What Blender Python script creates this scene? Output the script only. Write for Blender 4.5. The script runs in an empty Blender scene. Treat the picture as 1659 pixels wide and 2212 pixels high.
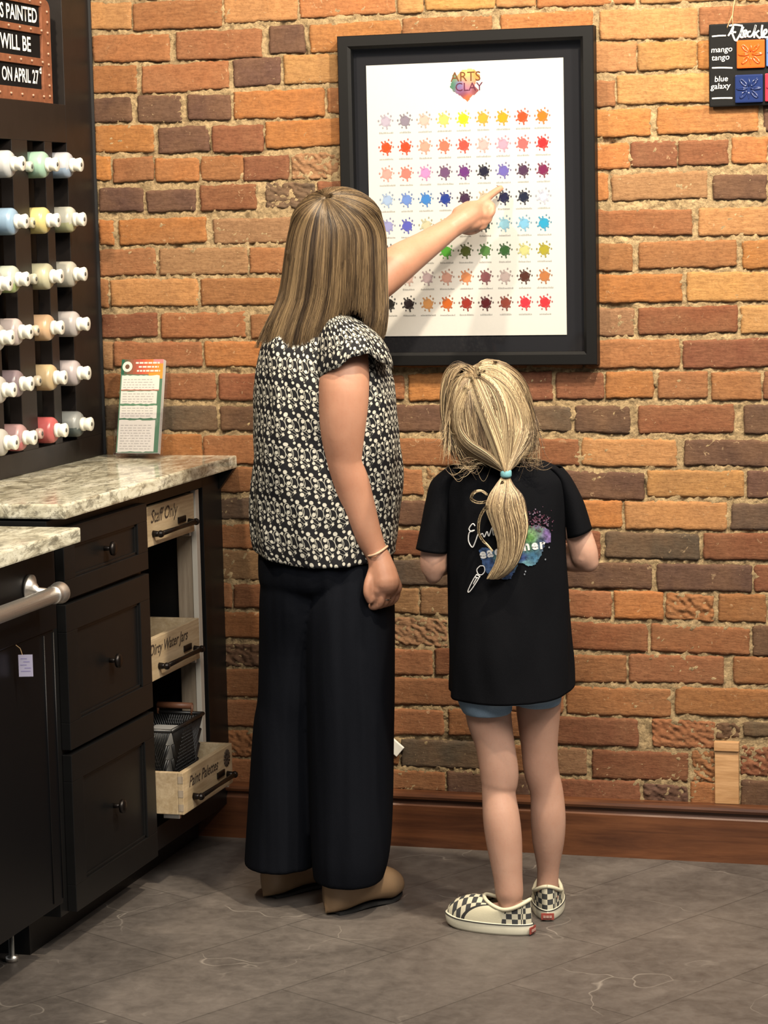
import bpy, bmesh, math, random
from mathutils import Vector, Matrix, noise
from mathutils.bvhtree import BVHTree
random.seed(7)
PI = math.pi
SC = bpy.context.scene
COL = SC.collection

# ------------------------------------------------------------------ camera
FPX = 5245.79
CAM = Vector((2.2557, -5.3661, 1.4417))
YAW, PITCH, ROLL = 0.2837, -0.1172, 0.0221
MR = Matrix.Rotation(YAW, 3, 'Z') @ Matrix.Rotation(PITCH, 3, 'X') @ Matrix.Rotation(ROLL, 3, 'Y')
RIGHT, FWD, UP = MR.col[0].copy(), MR.col[1].copy(), MR.col[2].copy()
cd = bpy.data.cameras.new('camera')
cam = bpy.data.objects.new('camera', cd)
COL.objects.link(cam)
m3 = Matrix((RIGHT, UP, -FWD)).transposed()
cam.matrix_world = Matrix.Translation(CAM) @ m3.to_4x4()
cd.sensor_fit = 'HORIZONTAL'
cd.sensor_width = 36
cd.lens = FPX * 36 / 1659
cd.clip_start = 0.05
SC.camera = cam

# ------------------------------------------------------------------ light and exposure
SC.view_settings.view_transform = 'Standard'
SC.view_settings.look = 'None'
SC.view_settings.gamma = 1
SC.view_settings.exposure = 1.12
SC.view_settings.use_curve_mapping = False
w = bpy.data.worlds.new('room_air')
SC.world = w
w.use_nodes = True
w.node_tree.nodes['Background'].inputs[0].default_value = (0.78, 0.78, 0.80, 1)
w.node_tree.nodes['Background'].inputs[1].default_value = 0.14


def area(name, loc, target, size, power, col=(1, .86, .68), spread=180, shape='DISK'):
    ld = bpy.data.lights.new(name, 'AREA')
    ld.shape = shape
    ld.size = size
    ld.energy = power
    ld.color = col
    ld.spread = math.radians(spread)
    lo = bpy.data.objects.new(name, ld)
    COL.objects.link(lo)
    lo.location = loc
    lo.rotation_euler = (Vector(target) - Vector(loc)).to_track_quat('-Z', 'Y').to_euler()
    return lo


area('ceiling_spot', (1.75, -1.35, 2.95), (1.15, 0, 1.35), .10, 26, (1, .85, .64), 130)
area('ceiling_spot', (2.9, -1.55, 2.95), (1.2, 0, 1.4), .12, 17, (1, .85, .66), 130)
area('ceiling_spot', (0.15, -1.6, 2.95), (.5, 0, 1.3), .12, 15, (1, .83, .62), 130)
area('overhead_fill', (2.0, -3.6, 3.3), (1.0, -.4, .7), 1.6, 62, (1, .93, .83), 170)  # soft fill lamp added overhead, no fitting seen
area('overhead_fill', (3.6, -2.4, 3.2), (.8, -.4, .7), 1.2, 26, (1, .93, .83), 170)  # second soft area lamp, added as fill from the right

# ------------------------------------------------------------------ helpers


def at(u, v, ax, val):
    """the place in the room seen at a photo pixel, on the plane ax = val"""
    d = FWD + RIGHT * ((u - 829.5) / FPX) - UP * ((v - 1106) / FPX)
    i = 'xyz'.index(ax)
    return CAM + d * ((val - CAM[i]) / d[i])


def tag(o, label=None, cat=None, group=None, kind=None):
    if label: o['label'] = label
    if cat: o['category'] = cat
    if group: o['group'] = group
    if kind: o['kind'] = kind
    return o


def thing(name, loc, label, cat, group=None, rz=0):
    o = bpy.data.objects.new(name, None)
    o.empty_display_size = .05
    COL.objects.link(o)
    o.location = loc
    o.rotation_euler = (0, 0, rz)
    return tag(o, label, cat, group)


def obj(name, bm, mat, parent=None, smooth=False, world=True):
    """link a bmesh; verts are in world space unless world is False"""
    me = bpy.data.meshes.new(name)
    if not isinstance(bm, bpy.types.Mesh):
        bmesh.ops.recalc_face_normals(bm, faces=bm.faces[:])
        bm.to_mesh(me)
        bm.free()
    else:
        me = bm
    mats = mat if isinstance(mat, (list, tuple)) else [mat]
    if len(me.materials) == 0:
        for m in mats: me.materials.append(m)
    if smooth:
        for p in me.polygons: p.use_smooth = True
    o = bpy.data.objects.new(name, me)
    COL.objects.link(o)
    if parent:
        o.parent = parent
        if world:
            mw = Matrix.Identity(4)
            p = parent
            while p:
                mw = p.matrix_basis @ mw
                p = p.parent
            me.transform(mw.inverted())
    return o


def struct(name, bm, mat, smooth=False):
    o = obj(name, bm, mat, None, smooth)
    o['kind'] = 'structure'
    return o


def rec(o, pt):
    """move a world-space mesh object's origin to pt"""
    o.data.transform(Matrix.Translation(-Vector(pt)))
    o.location = pt
    return o


def copy_tree(o, parent=None):
    c = o.copy()
    COL.objects.link(c)
    c.parent = parent
    for ch in list(o.children): copy_tree(ch, c)
    return c


def box(bm, x0, x1, y0, y1, z0, z1, bev=0, M=None, mi=0):
    r = bmesh.ops.create_cube(bm, size=1)
    vs = r['verts']
    for v in vs:
        v.co = Vector(((x0 + x1) / 2 + v.co.x * (x1 - x0), (y0 + y1) / 2 + v.co.y * (y1 - y0), (z0 + z1) / 2 + v.co.z * (z1 - z0)))
    fs = list({f for v in vs for f in v.link_faces})
    if bev:
        es = list({e for v in vs for e in v.link_edges})
        rr = bmesh.ops.bevel(bm, geom=es, offset=bev, segments=2, affect='EDGES', profile=.6)
        fs = list({f for f in rr['faces']} | {f for f in fs if f.is_valid})
        vs = list({v for f in fs for v in f.verts})
    for f in fs:
        if f.is_valid: f.material_index = mi
    if M is not None:
        for v in vs: v.co = M @ v.co
    return vs


def B(*a, **k):
    bm = bmesh.new()
    box(bm, *a, **k)
    return bm


def frame_axes(d):
    d = d.normalized()
    a = d.cross(Vector((0, 0, 1)))
    if a.length < .05: a = d.cross(Vector((1, 0, 0)))
    a.normalize()
    return a, a.cross(d).normalized()


def tube(bm, pts, rad, seg=12, caps=True, up=None, flat=None, mi=0):
    """swept tube through pts; rad a number or a list; flat a list of (across, along-normal) factors"""
    pts = [Vector(p) for p in pts]
    n = len(pts)
    if not isinstance(rad, (list, tuple)): rad = [rad] * n
    rings = []
    a = None
    for i, p in enumerate(pts):
        d = (pts[min(i + 1, n - 1)] - pts[max(i - 1, 0)])
        if d.length < 1e-9: d = Vector((0, 0, 1))
        d.normalize()
        if up is not None:
            a = d.cross(Vector(up)).normalized()
        elif a is None:
            a, _ = frame_axes(d)
        else:
            a = (a - d * a.dot(d)).normalized()
        b = d.cross(a).normalized()
        fa, fb = flat[i] if flat else (1, 1)
        rings.append([bm.verts.new(p + (a * math.cos(t) * fa + b * math.sin(t) * fb) * rad[i]) for t in [2 * PI * k / seg for k in range(seg)]])
    fs = []
    for r0, r1 in zip(rings, rings[1:]):
        for k in range(seg):
            fs.append(bm.faces.new((r0[k], r0[(k + 1) % seg], r1[(k + 1) % seg], r1[k])))
    if caps:
        fs.append(bm.faces.new(rings[0][::-1]))
        fs.append(bm.faces.new(rings[-1]))
    for f in fs:
        f.material_index = mi
        f.smooth = True
    return rings


def ball(bm, c, r, seg=14, M=None):
    if not isinstance(r, (tuple, list)): r = (r, r, r)
    mt = Matrix.Translation(Vector(c)) @ (M.to_4x4() if M is not None else Matrix.Identity(4)) @ Matrix.Diagonal((r[0], r[1], r[2], 1))
    bmesh.ops.create_uvsphere(bm, u_segments=seg, v_segments=max(6, seg // 2 + 2), radius=1, matrix=mt)


def limb(bm, pts, rad, seg=14):
    """tapered limb with round ends, for fusing into a body"""
    tube(bm, pts, rad, seg)
    ball(bm, pts[0], rad[0] * .999)
    ball(bm, pts[-1], rad[-1] * .999)


def smooth_path(pts, n=8):
    """Catmull-Rom through tuples of numbers"""
    P = [tuple(p) for p in pts]
    out = []
    for i in range(len(P) - 1):
        p0, p1, p2, p3 = P[max(i - 1, 0)], P[i], P[i + 1], P[min(i + 2, len(P) - 1)]
        for k in range(n):
            t = k / n
            out.append(tuple(.5 * ((2 * b) + (-a + c) * t + (2 * a - 5 * b + 4 * c - d) * t * t + (-a + 3 * b - 3 * c + d) * t ** 3) for a, b, c, d in zip(p0, p1, p2, p3)))
    out.append(P[-1])
    return out


def fuse(bm, voxel, smooth=4, post=None):
    """join overlapping closed shells into one continuous skin"""
    bmesh.ops.triangulate(bm, faces=bm.faces[:])
    bmesh.ops.recalc_face_normals(bm, faces=bm.faces[:])
    me = bpy.data.meshes.new('tmp')
    bm.to_mesh(me)
    bm.free()
    o = bpy.data.objects.new('tmp', me)
    COL.objects.link(o)
    r = o.modifiers.new('r', 'REMESH')
    r.mode = 'VOXEL'
    r.voxel_size = voxel
    r.use_smooth_shade = True
    s = o.modifiers.new('s', 'SMOOTH')
    s.iterations = smooth
    s.factor = .5
    dg = bpy.context.evaluated_depsgraph_get()
    me2 = bpy.data.meshes.new_from_object(o.evaluated_get(dg))
    bpy.data.objects.remove(o)
    if post:
        for v in me2.vertices: v.co = post(v.co)
    for p in me2.polygons: p.use_smooth = True
    return me2


def text_mesh(txt, size, mat3=None, depth=0, shear=0, bold=0, align='LEFT', space=1):
    """flat text as a bmesh in its own xy plane"""
    cu = bpy.data.curves.new('t', 'FONT')
    cu.body = txt
    cu.size = size
    cu.shear = shear
    cu.offset = bold
    cu.extrude = depth
    cu.align_x = align
    cu.space_character = space
    cu.resolution_u = 3
    o = bpy.data.objects.new('t', cu)
    COL.objects.link(o)
    dg = bpy.context.evaluated_depsgraph_get()
    me = bpy.data.meshes.new_from_object(o.evaluated_get(dg))
    bpy.data.objects.remove(o)
    bm = bmesh.new()
    bm.from_mesh(me)
    bpy.data.meshes.remove(me)
    if mat3 is not None: bm.transform(mat3)
    return bm


def basis(o, ex, ey):
    """matrix that puts local x along ex and local y along ey, at o"""
    ex = Vector(ex).normalized()
    ey = Vector(ey).normalized()
    m = Matrix((ex, ey, ex.cross(ey))).transposed().to_4x4()
    m.translation = Vector(o)
    return m


def merge(bm, other):
    me = bpy.data.meshes.new('m')
    other.to_mesh(me)
    other.free()
    bm.from_mesh(me)
    bpy.data.meshes.remove(me)


def setcol(bm, faces, c):
    """store a face colour in the 'col' layer"""
    lay = bm.loops.layers.float_color.get('col') or bm.loops.layers.float_color.new('col')
    for f in faces:
        for l in f.loops: l[lay] = (c[0], c[1], c[2], 1)


# ------------------------------------------------------------------ materials


def srgb(r, g, b):
    f = lambda c: (c / 255 / 12.92) if c / 255 <= .04045 else ((c / 255 + .055) / 1.055) ** 2.4
    return (f(r), f(g), f(b))


def hexc(h):
    h = h.lstrip('#')
    return srgb(int(h[0:2], 16), int(h[2:4], 16), int(h[4:6], 16))


class NT:
    def __init__(s, name):
        s.m = bpy.data.materials.new(name)
        s.m.use_nodes = True
        s.t = s.m.node_tree
        s.b = s.t.nodes['Principled BSDF']

    def n(s, typ, **k):
        nd = s.t.nodes.new(typ)
        for a, v in k.items(): setattr(nd, a, v)
        return nd

    def l(s, a, b): s.t.links.new(a, b)

    def val(s, x, sock):
        if isinstance(x, (int, float)): sock.default_value = x
        elif isinstance(x, (tuple, list)): sock.default_value = (tuple(x) + (1,))[:len(sock.default_value)]
        else: s.l(x, sock)

    def math(s, op, a, b=0, c=None, clamp=False):
        nd = s.n('ShaderNodeMath', operation=op)
        nd.use_clamp = clamp
        s.val(a, nd.inputs[0])
        s.val(b, nd.inputs[1])
        if c is not None: s.val(c, nd.inputs[2])
        return nd.outputs[0]

    def mix(s, f, a, b, mode='MIX'):
        nd = s.n('ShaderNodeMix', data_type='RGBA', blend_type=mode)
        s.val(f, nd.inputs[0])
        s.val(a, nd.inputs[6])
        s.val(b, nd.inputs[7])
        return nd.outputs[2]

    def coord(s, kind='Object', scale=(1, 1, 1)):
        tc = s.n('ShaderNodeTexCoord')
        mp = s.n('ShaderNodeMapping')
        mp.inputs['Scale'].default_value = scale
        s.l(tc.outputs[kind], mp.inputs[0])
        return mp.outputs[0]

    def noise(s, vec, scale, detail=4, rough=.55, dist=0):
        nd = s.n('ShaderNodeTexNoise')
        s.l(vec, nd.inputs['Vector'])
        nd.inputs['Scale'].default_value = scale
        nd.inputs['Detail'].default_value = detail
        nd.inputs['Roughness'].default_value = rough
        nd.inputs['Distortion'].default_value = dist
        return nd.outputs['Fac']

    def ramp(s, f, stops):
        nd = s.n('ShaderNodeValToRGB')
        s.val(f, nd.inputs[0])
        while len(nd.color_ramp.elements) < len(stops): nd.color_ramp.elements.new(.5)
        for e, (p, c) in zip(nd.color_ramp.elements, stops):
            e.position = p
            e.color = (c if isinstance(c, (tuple, list)) else (c, c, c)) + (1,) if not isinstance(c, (tuple, list)) or len(c) == 3 else c
        return nd.outputs[0]

    def bump(s, h, strength=.5, dist=.002):
        nd = s.n('ShaderNodeBump')
        nd.inputs['Strength'].default_value = strength
        nd.inputs['Distance'].default_value = dist
        s.l(h, nd.inputs['Height'])
        s.l(nd.outputs[0], s.b.inputs['Normal'])

    def col(s, c): s.val(c, s.b.inputs['Base Color'])
    def set(s, **k):
        for a, v in k.items(): s.val(v, s.b.inputs[a.replace('_', ' ')])


def plain(name, c, rough=.6, metal=0, spec=.5, nscale=0, namt=.12, bump=0, bscale=200, K=.55, **k):
    t = NT(name)
    c = tuple(x * K for x in c)
    if nscale:
        f = t.noise(t.coord(), nscale, 5)
        t.col(t.mix(f, tuple(x * (1 - namt * 2) for x in c), tuple(min(1, x * (1 + namt * 2)) for x in c)))
    else: t.col(c)
    t.set(Roughness=rough, Metallic=metal, Specular_IOR_Level=spec, **k)
    if bump: t.bump(t.noise(t.coord(), bscale, 4), bump, .001)
    return t.m


def attr_mat(name, rough=.6, spec=.4, nscale=0, namt=.1, K=1):
    t = NT(name)
    a = t.n('ShaderNodeVertexColor', layer_name='col')
    c = t.mix(1, a.outputs[0], (K, K, K), 'MULTIPLY')
    if nscale: c = t.mix(namt, c, t.noise(t.coord(), nscale, 3), 'MULTIPLY')
    t.col(c)
    t.set(Roughness=rough, Specular_IOR_Level=spec)
    return t.m


def brick_mat():
    t = NT('old_brick')
    a = t.n('ShaderNodeVertexColor', layer_name='col').outputs[0]
    v = t.coord()
    big = t.noise(v, 9, 5, .6, .4)
    fine = t.noise(v, 130, 6, .7)
    streak = t.noise(t.coord(scale=(1, 1, 5)), 40, 5, .65, .6)
    c = t.mix(t.ramp(big, [(.35, 0.0), (.65, .7)]), a, t.mix(.5, a, (.17, .092, .045)))
    c = t.mix(t.ramp(streak, [(.35, .6), (.6, 0.0)]), c, t.mix(1, c, (.62, .55, .5), 'MULTIPLY'))
    c = t.mix(t.ramp(fine, [(.38, .5), (.55, 0.0)]), c, t.mix(1, c, (.6, .55, .5), 'MULTIPLY'))
    sp = t.noise(v, 60, 3, .6, 1.5)
    c = t.mix(t.ramp(sp, [(.66, 0.0), (.72, .55)]), c, (.30, .21, .12))
    t.col(c)
    t.set(Roughness=.88, Specular_IOR_Level=.25)
    h = t.math('ADD', t.math('MULTIPLY', streak, 1.2), t.math('MULTIPLY', fine, .7))
    h = t.math('ADD', h, t.math('MULTIPLY', sp, .6))
    t.bump(h, .5, .0025)
    return t.m


def mortar_mat():
    t = NT('lime_mortar')
    v = t.coord()
    f = t.noise(v, 70, 6, .7, .8)
    g = t.noise(v, 14, 4)
    c = t.mix(t.ramp(f, [(.3, 0.0), (.62, 1.0)]), (.11, .073, .039), (.385, .282, .153))
    c = t.mix(t.ramp(g, [(.42, 0.0), (.65, .45)]), c, (.25, .18, .10))
    t.col(c)
    t.set(Roughness=.95, Specular_IOR_Level=.15)
    t.bump(t.noise(v, 110, 6, .75), 1, .006)
    return t.m


def floor_mat():
    t = NT('slate_look_vinyl')
    v = t.coord()
    # tiles laid as in the room: 0.31 m by 0.61 m slabs turned towards the door
    mp = t.n('ShaderNodeMapping')
    mp.inputs['Rotation'].default_value = (0, 0, math.radians(-62))
    tc = t.n('ShaderNodeTexCoord')
    t.l(tc.outputs['Object'], mp.inputs[0])
    br = t.n('ShaderNodeTexBrick')
    t.l(mp.outputs[0], br.inputs[0])
    br.inputs['Color1'].default_value = (.9, .9, .9, 1)
    br.inputs['Color2'].default_value = (1.1, 1.1, 1.1, 1)
    br.inputs['Mortar'].default_value = (.62, .62, .62, 1)
    br.inputs['Scale'].default_value = 1
    br.inputs['Mortar Size'].default_value = .0016
    br.inputs['Brick Width'].default_value = .61
    br.inputs['Row Height'].default_value = .305
    a = t.noise(v, 5, 7, .62, .7)
    b = t.noise(v, 28, 6, .7, .4)
    c = t.mix(t.ramp(a, [(.36, 0.0), (.66, 1.0)]), (.028, .023, .0205), (.112, .097, .086))
    c = t.mix(.6, c, t.mix(b, (.016, .0132, .0120), (.150, .131, .116)))
    vo = t.n('ShaderNodeTexVoronoi', feature='DISTANCE_TO_EDGE')
    mp2 = t.n('ShaderNodeMapping')
    nz = t.n('ShaderNodeTexNoise')
    t.l(v, nz.inputs[0])
    nz.inputs['Scale'].default_value = 6
    va = t.n('ShaderNodeVectorMath', operation='ADD')
    vs = t.n('ShaderNodeVectorMath', operation='SCALE')
    t.l(nz.outputs['Color'], vs.inputs[0])
    vs.inputs['Scale'].default_value = .35
    t.l(v, va.inputs[0])
    t.l(vs.outputs[0], va.inputs[1])
    t.l(va.outputs[0], vo.inputs['Vector'])
    vo.inputs['Scale'].default_value = 2.6
    vein = t.math('MULTIPLY', t.ramp(vo.outputs['Distance'], [(.0, 1.0), (.007, 0.0)]), t.ramp(t.noise(v, 4, 2), [(.50, 0.0), (.62, .75)]))
    c = t.mix(vein, c, (.20, .178, .155))
    c = t.mix(1, c, br.outputs['Color'], 'MULTIPLY')
    t.col(c)
    t.set(Roughness=t.math('ADD', .36, t.math('MULTIPLY', b, .25)), Specular_IOR_Level=.45)
    t.bump(t.math('ADD', b, t.math('MULTIPLY', vein, .5)), .35, .002)
    return t.m


def granite_mat():
    t = NT('pale_granite')
    v = t.coord(scale=(1, .45, 1))
    a = t.noise(v, 16, 8, .72, 1.2)
    b = t.noise(v, 60, 6, .75, .5)
    g = t.noise(v, 6, 5, .6, 1)
    c = t.ramp(a, [(.36, (.13, .115, .08)), (.46, (.36, .335, .25)), (.56, (.55, .53, .42)), (.7, (.64, .62, .53))])
    c = t.mix(t.ramp(b, [(.40, .75), (.50, 0.0)]), c, (.10, .09, .066))
    c = t.mix(t.ramp(g, [(.45, 0.0), (.7, .5)]), c, (.23, .205, .135))
    t.col(c)
    t.set(Roughness=.13, Specular_IOR_Level=.5)
    return t.m


def wood_mat(name, c0, c1, rough=.5, axis='x', scale=1, bump=.2):
    t = NT(name)
    s = {'x': (.7, 9, 9), 'y': (9, .7, 9), 'z': (9, 9, .7)}[axis]
    v = t.coord(scale=s)
    a = t.noise(v, 4 * scale, 6, .6, 1.2)
    b = t.noise(v, 26 * scale, 5, .7)
    c = t.mix(t.ramp(a, [(.35, 0.0), (.65, 1.0)]), c0, c1)
    c = t.mix(t.ramp(b, [(.4, .35), (.6, 0.0)]), c, t.mix(1, c, (.55, .48, .42), 'MULTIPLY'))
    k = t.noise(t.coord(), 3.2 * scale, 2)
    c = t.mix(t.ramp(k, [(.6, 0.0), (.68, .45)]), c, t.mix(1, c, (.4, .33, .3), 'MULTIPLY'))
    t.col(c)
    t.set(Roughness=rough, Specular_IOR_Level=.4)
    t.bump(b, bump, .001)
    return t.m


def skin_mat(name, c, c2):
    t = NT(name)
    v = t.coord()
    a = t.noise(v, 14, 4)
    f = t.noise(v, 220, 3)
    col = t.mix(t.ramp(a, [(.3, 0.0), (.7, 1.0)]), c, c2)
    col = t.mix(t.ramp(f, [(.3, .12), (.45, 0.0)]), col, t.mix(1, col, (.7, .45, .35), 'MULTIPLY'))
    t.col(col)
    t.set(Roughness=.52, Specular_IOR_Level=.35, Subsurface_Weight=.15, Subsurface_Scale=.01)
    t.b.inputs['Subsurface Radius'].default_value = (1, .35, .2)
    t.bump(f, .12, .0008)
    return t.m


def cloth_mat(name, c, rough=.9, weave=900, fold=0, sheen=.0, bstr=.3, spec=.04):
    t = NT(name)
    v = t.coord()
    f = t.noise(v, weave, 2)
    t.col(t.mix(f, tuple(x * .8 for x in c), tuple(x * 1.25 for x in c)))
    t.set(Roughness=rough, Specular_IOR_Level=spec, Sheen_Weight=sheen)
    h = f
    if fold:
        h = t.math('ADD', t.math('MULTIPLY', t.noise(t.coord(scale=(1, 1, .35)), fold, 3, .5, .5), 14), f)
    t.bump(h, bstr, .001)
    return t.m


def blouse_mat():
    """black cloth with rows of white dots, hooks and thin curved lines, laid on the cloth's own u/v in metres"""
    t = NT('printed_blouse_cloth')
    uv = t.n('ShaderNodeUVMap', uv_map='uv').outputs[0]
    nz = t.n('ShaderNodeTexNoise')
    t.l(uv, nz.inputs[0])
    nz.inputs['Scale'].default_value = 14
    sc = t.n('ShaderNodeVectorMath', operation='SCALE')
    t.l(nz.outputs['Color'], sc.inputs[0])
    sc.inputs['Scale'].default_value = .012
    ad = t.n('ShaderNodeVectorMath', operation='ADD')
    t.l(uv, ad.inputs[0])
    t.l(sc.outputs[0], ad.inputs[1])
    sep = t.n('ShaderNodeSeparateXYZ')
    t.l(ad.outputs[0], sep.inputs[0])
    SX, SY = .0245, .0600
    U = sep.outputs[0]
    V = t.math('ADD', sep.outputs[1], t.math('MULTIPLY', t.math('SINE', t.math('MULTIPLY', U, 21)), .006))

    def cell(u0, v0):
        x = t.math('SUBTRACT', t.math('FRACT', t.math('ADD', t.math('DIVIDE', t.math('SUBTRACT', U, u0), SX), .5)), .5)
        y = t.math('SUBTRACT', t.math('FRACT', t.math('ADD', t.math('DIVIDE', t.math('SUBTRACT', V, v0), SY), .5)), .5)
        return t.math('MULTIPLY', x, SX), t.math('MULTIPLY', y, SY)

    def ell(u0, v0, rx, ry, ang=0, ring=0):
        x, y = cell(u0, v0)
        if ang:
            ca, sa = math.cos(ang), math.sin(ang)
            x, y = t.math('ADD', t.math('MULTIPLY', x, ca), t.math('MULTIPLY', y, sa)), t.math('SUBTRACT', t.math('MULTIPLY', y, ca), t.math('MULTIPLY', x, sa))
        q = t.math('SQRT', t.math('ADD', t.math('POWER', t.math('DIVIDE', x, rx), 2), t.math('POWER', t.math('DIVIDE', y, ry), 2)))
        if ring: return t.math('SUBTRACT', 1, t.math('MULTIPLY', t.math('ABSOLUTE', t.math('SUBTRACT', q, 1)), 1 / ring), clamp=True)
        return t.math('MULTIPLY', t.math('SUBTRACT', 1.12, q), 5, clamp=True)

    f = 0
    # thin leaf outlines over the plain zones
    for (u0, v0, rx, ry, an, rg) in [(.004, -.031, .0068, .0125, .35, .105), (.0155, -.034, .0062, .0120, .35, .105), (.010, -.049, .0030, .0085, .9, .14), (.0145, .002, .0020, .0080, -.55, .22)]:
        e = ell(u0, v0, rx, ry, an, rg)
        f = e if f == 0 else t.math('MAXIMUM', f, e)
    # the black hooks wipe what lies under them
    blk = t.math('MAXIMUM', ell(.001, .0015, .0082, .0080), ell(-.005, -.005, .0092, .0062, .6))
    f = t.math('MULTIPLY', f, t.math('SUBTRACT', 1, blk, clamp=True))
    for (u0, v0, r) in [(.0060, .0015, .0038), (-.0025, -.0140, .0037), (.0040, -.0250, .0034), (.0052, -.0365, .0034), (.0165, -.0430, .0030), (.0150, -.0220, .0026), (.0035, -.0490, .0028), (.0180, .0050, .0024), (.0120, -.0105, .0026)]:
        f = t.math('MAXIMUM', f, ell(u0, v0, r, r * 1.12))
    t.col(t.mix(f, (.0045, .0046, .0060), (.37, .36, .31)))
    t.set(Roughness=.75, Specular_IOR_Level=.2)
    t.bump(t.noise(t.coord(scale=(1, 1, .5)), 22, 3, .5, .4), .5, .012)
    return t.m


def checker_shoe_mat():
    t = NT('checkered_canvas')
    uv = t.n('ShaderNodeUVMap', uv_map='uv').outputs[0]
    ck = t.n('ShaderNodeTexChecker')
    t.l(uv, ck.inputs[0])
    ck.inputs['Scale'].default_value = 1 / .0115
    ck.inputs['Color1'].default_value = (.47, .44, .33, 1)
    ck.inputs['Color2'].default_value = (.03, .031, .032, 1)
    t.col(ck.outputs[0])
    t.set(Roughness=.9)
    t.bump(t.noise(t.coord(), 900, 2), .3, .0005)
    return t.m


def clear_mat(name, tint=(1, 1, 1), gloss=.09):
    t = NT(name)
    out = t.t.nodes['Material Output']
    tr = t.n('ShaderNodeBsdfTransparent')
    tr.inputs[0].default_value = tint + (1,)
    gl = t.n('ShaderNodeBsdfGlossy')
    gl.inputs['Roughness'].default_value = .03
    fr = t.n('ShaderNodeFresnel')
    fr.inputs[0].default_value = 1.45
    mx = t.n('ShaderNodeMixShader')
    ge = t.n('ShaderNodeNewGeometry')
    front = t.math('SUBTRACT', 1, ge.outputs['Backfacing'])
    t.l(t.math('MULTIPLY', t.math('ADD', fr.outputs[0], gloss - .04), front, clamp=True), mx.inputs[0])
    t.l(tr.outputs[0], mx.inputs[1])
    t.l(gl.outputs[0], mx.inputs[2])
    t.l(mx.outputs[0], out.inputs[0])
    return t.m


M = dict(
    brick=brick_mat(), mortar=mortar_mat(), floor=floor_mat(), granite=granite_mat(),
    baseboard=wood_mat('stained_pine', (.048, .017, .008), (.125, .047, .019), .38, 'x', .6),
    black_paint=plain('black_cabinet_paint', (.0058, .0057, .0058), .42, spec=.35, nscale=30, namt=.15),
    black_void=plain('black_shade', (.004, .004, .0045), .8),
    espresso=plain('espresso_stain', (.0125, .0092, .0080), .45, spec=.35, nscale=25, namt=.2, bump=.2, bscale=60),
    slot=plain('slot_back', (.004, .0042, .006), .6),
    appliance=plain('black_appliance_enamel', (.003, .0034, .0045), .4, spec=.25),
    steel=plain('brushed_steel', (.80, .77, .72), .38, 1, nscale=300, namt=.08, K=.95),
    steel_dark=plain('brushed_end_cap', (.30, .28, .25), .4, 1),
    bronze=plain('dark_bronze', (.018, .013, .011), .35, .6),
    pale_wood=wood_mat('pale_maple', (.35, .265, .155), (.47, .375, .245), .5, 'y', .8, .1),
    pale_ply=wood_mat('pale_plywood', (.22, .175, .125), (.31, .255, .19), .55, 'z', .6, .1),
    brand=plain('burnt_lettering', (.06, .035, .02), .8),
    frame_black=plain('black_frame_lacquer', (.0052, .0052, .0054), .45, spec=.2, bump=.06, bscale=90),
    mat_black=plain('black_mount_board', (.006, .0065, .010), .85, spec=.2),
    paper=plain('white_poster_paper', (.82, .80, .755), .8, nscale=120, namt=.012, K=.47),
    ink=attr_mat('printing_ink', .75, .2, K=.50),
    glass=clear_mat('clear_glazing', (.985, .985, .985), .03),
    acrylic=clear_mat('clear_acrylic', (.985, .98, .99), .06),
    white_cap=plain('white_plastic', (.80, .79, .70), .35, K=.75),
    hole=plain('nozzle_hole', (.12, .12, .11), .6),
    skin_w=skin_mat('warm_skin', (.275, .132, .082), (.330, .172, .112)),
    skin_g=skin_mat('fair_skin', (.325, .182, .128), (.385, .230, .167)),
    hair=None, trouser=cloth_mat('black_trouser_cloth', (.0036, .0042, .0062), .85, 1200, 9, .0, .4),
    tee=cloth_mat('black_cotton_jersey', (.0036, .0038, .0048), .9, 900, 9, .0, .5),
    denim=cloth_mat('washed_denim', (.15, .215, .285), .9, 500, 12),
    blouse=blouse_mat(), checker=checker_shoe_mat(),
    cream=plain('cream_canvas', (.66, .62, .45), .85, K=.72, nscale=40, namt=.05, bump=.2, bscale=400),
    rubber=plain('offwhite_rubber', (.70, .67, .53), .6, K=.72, nscale=25, namt=.09),
    line_dark=plain('dark_rubber_line', (.03, .03, .03), .7),
    heel_red=plain('red_heel_label', (.42, .07, .05), .6),
    clog=plain('tan_leather', (.34, .215, .115), .5, nscale=18, namt=.12),
    outsole=plain('black_outsole', (.01, .01, .01), .8),
    copper=plain('rusty_copper', (.34, .125, .06), .55, .25, nscale=60, namt=.25, bump=.3, bscale=150),
    chalk=plain('chalkboard', (.005, .005, .0055), .8, spec=.15),
    chalk_white=plain('white_chalk_paint', (.82, .81, .76), .8, K=.85),
    rivet=plain('rivet_metal', (.55, .28, .18), .4, .6),
    board_black=plain('black_slate_board', (.0045, .0045, .005), .7, spec=.15, bump=.2, bscale=100),
    twine=plain('jute_twine', (.55, .36, .18), .9),
    elastic=plain('aqua_elastic', (.22, .55, .62), .8, nscale=600, namt=.25),
    thread=plain('pale_thread', (.78, .52, .34), .7),
    wire=plain('black_wire_mesh', (.012, .012, .012), .4),
    silver_ring=plain('silver', (.75, .72, .68), .2, 1),
    card=plain('white_card', (.70, .69, .64), .7, K=.8),
    tag_paper=plain('lilac_tag_paper', (.50, .48, .66), .8),
    block=wood_mat('bare_pine_block', (.29, .155, .062), (.42, .25, .12), .7, 'x', 1.2, .3),
)
for k in (0,):
    t = NT('hair_fibre')
    a = t.n('ShaderNodeVertexColor', layer_name='col').outputs[0]
    t.col(a)
    t.set(Roughness=.42, Specular_IOR_Level=.35)
    M['hair'] = t.m

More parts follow.
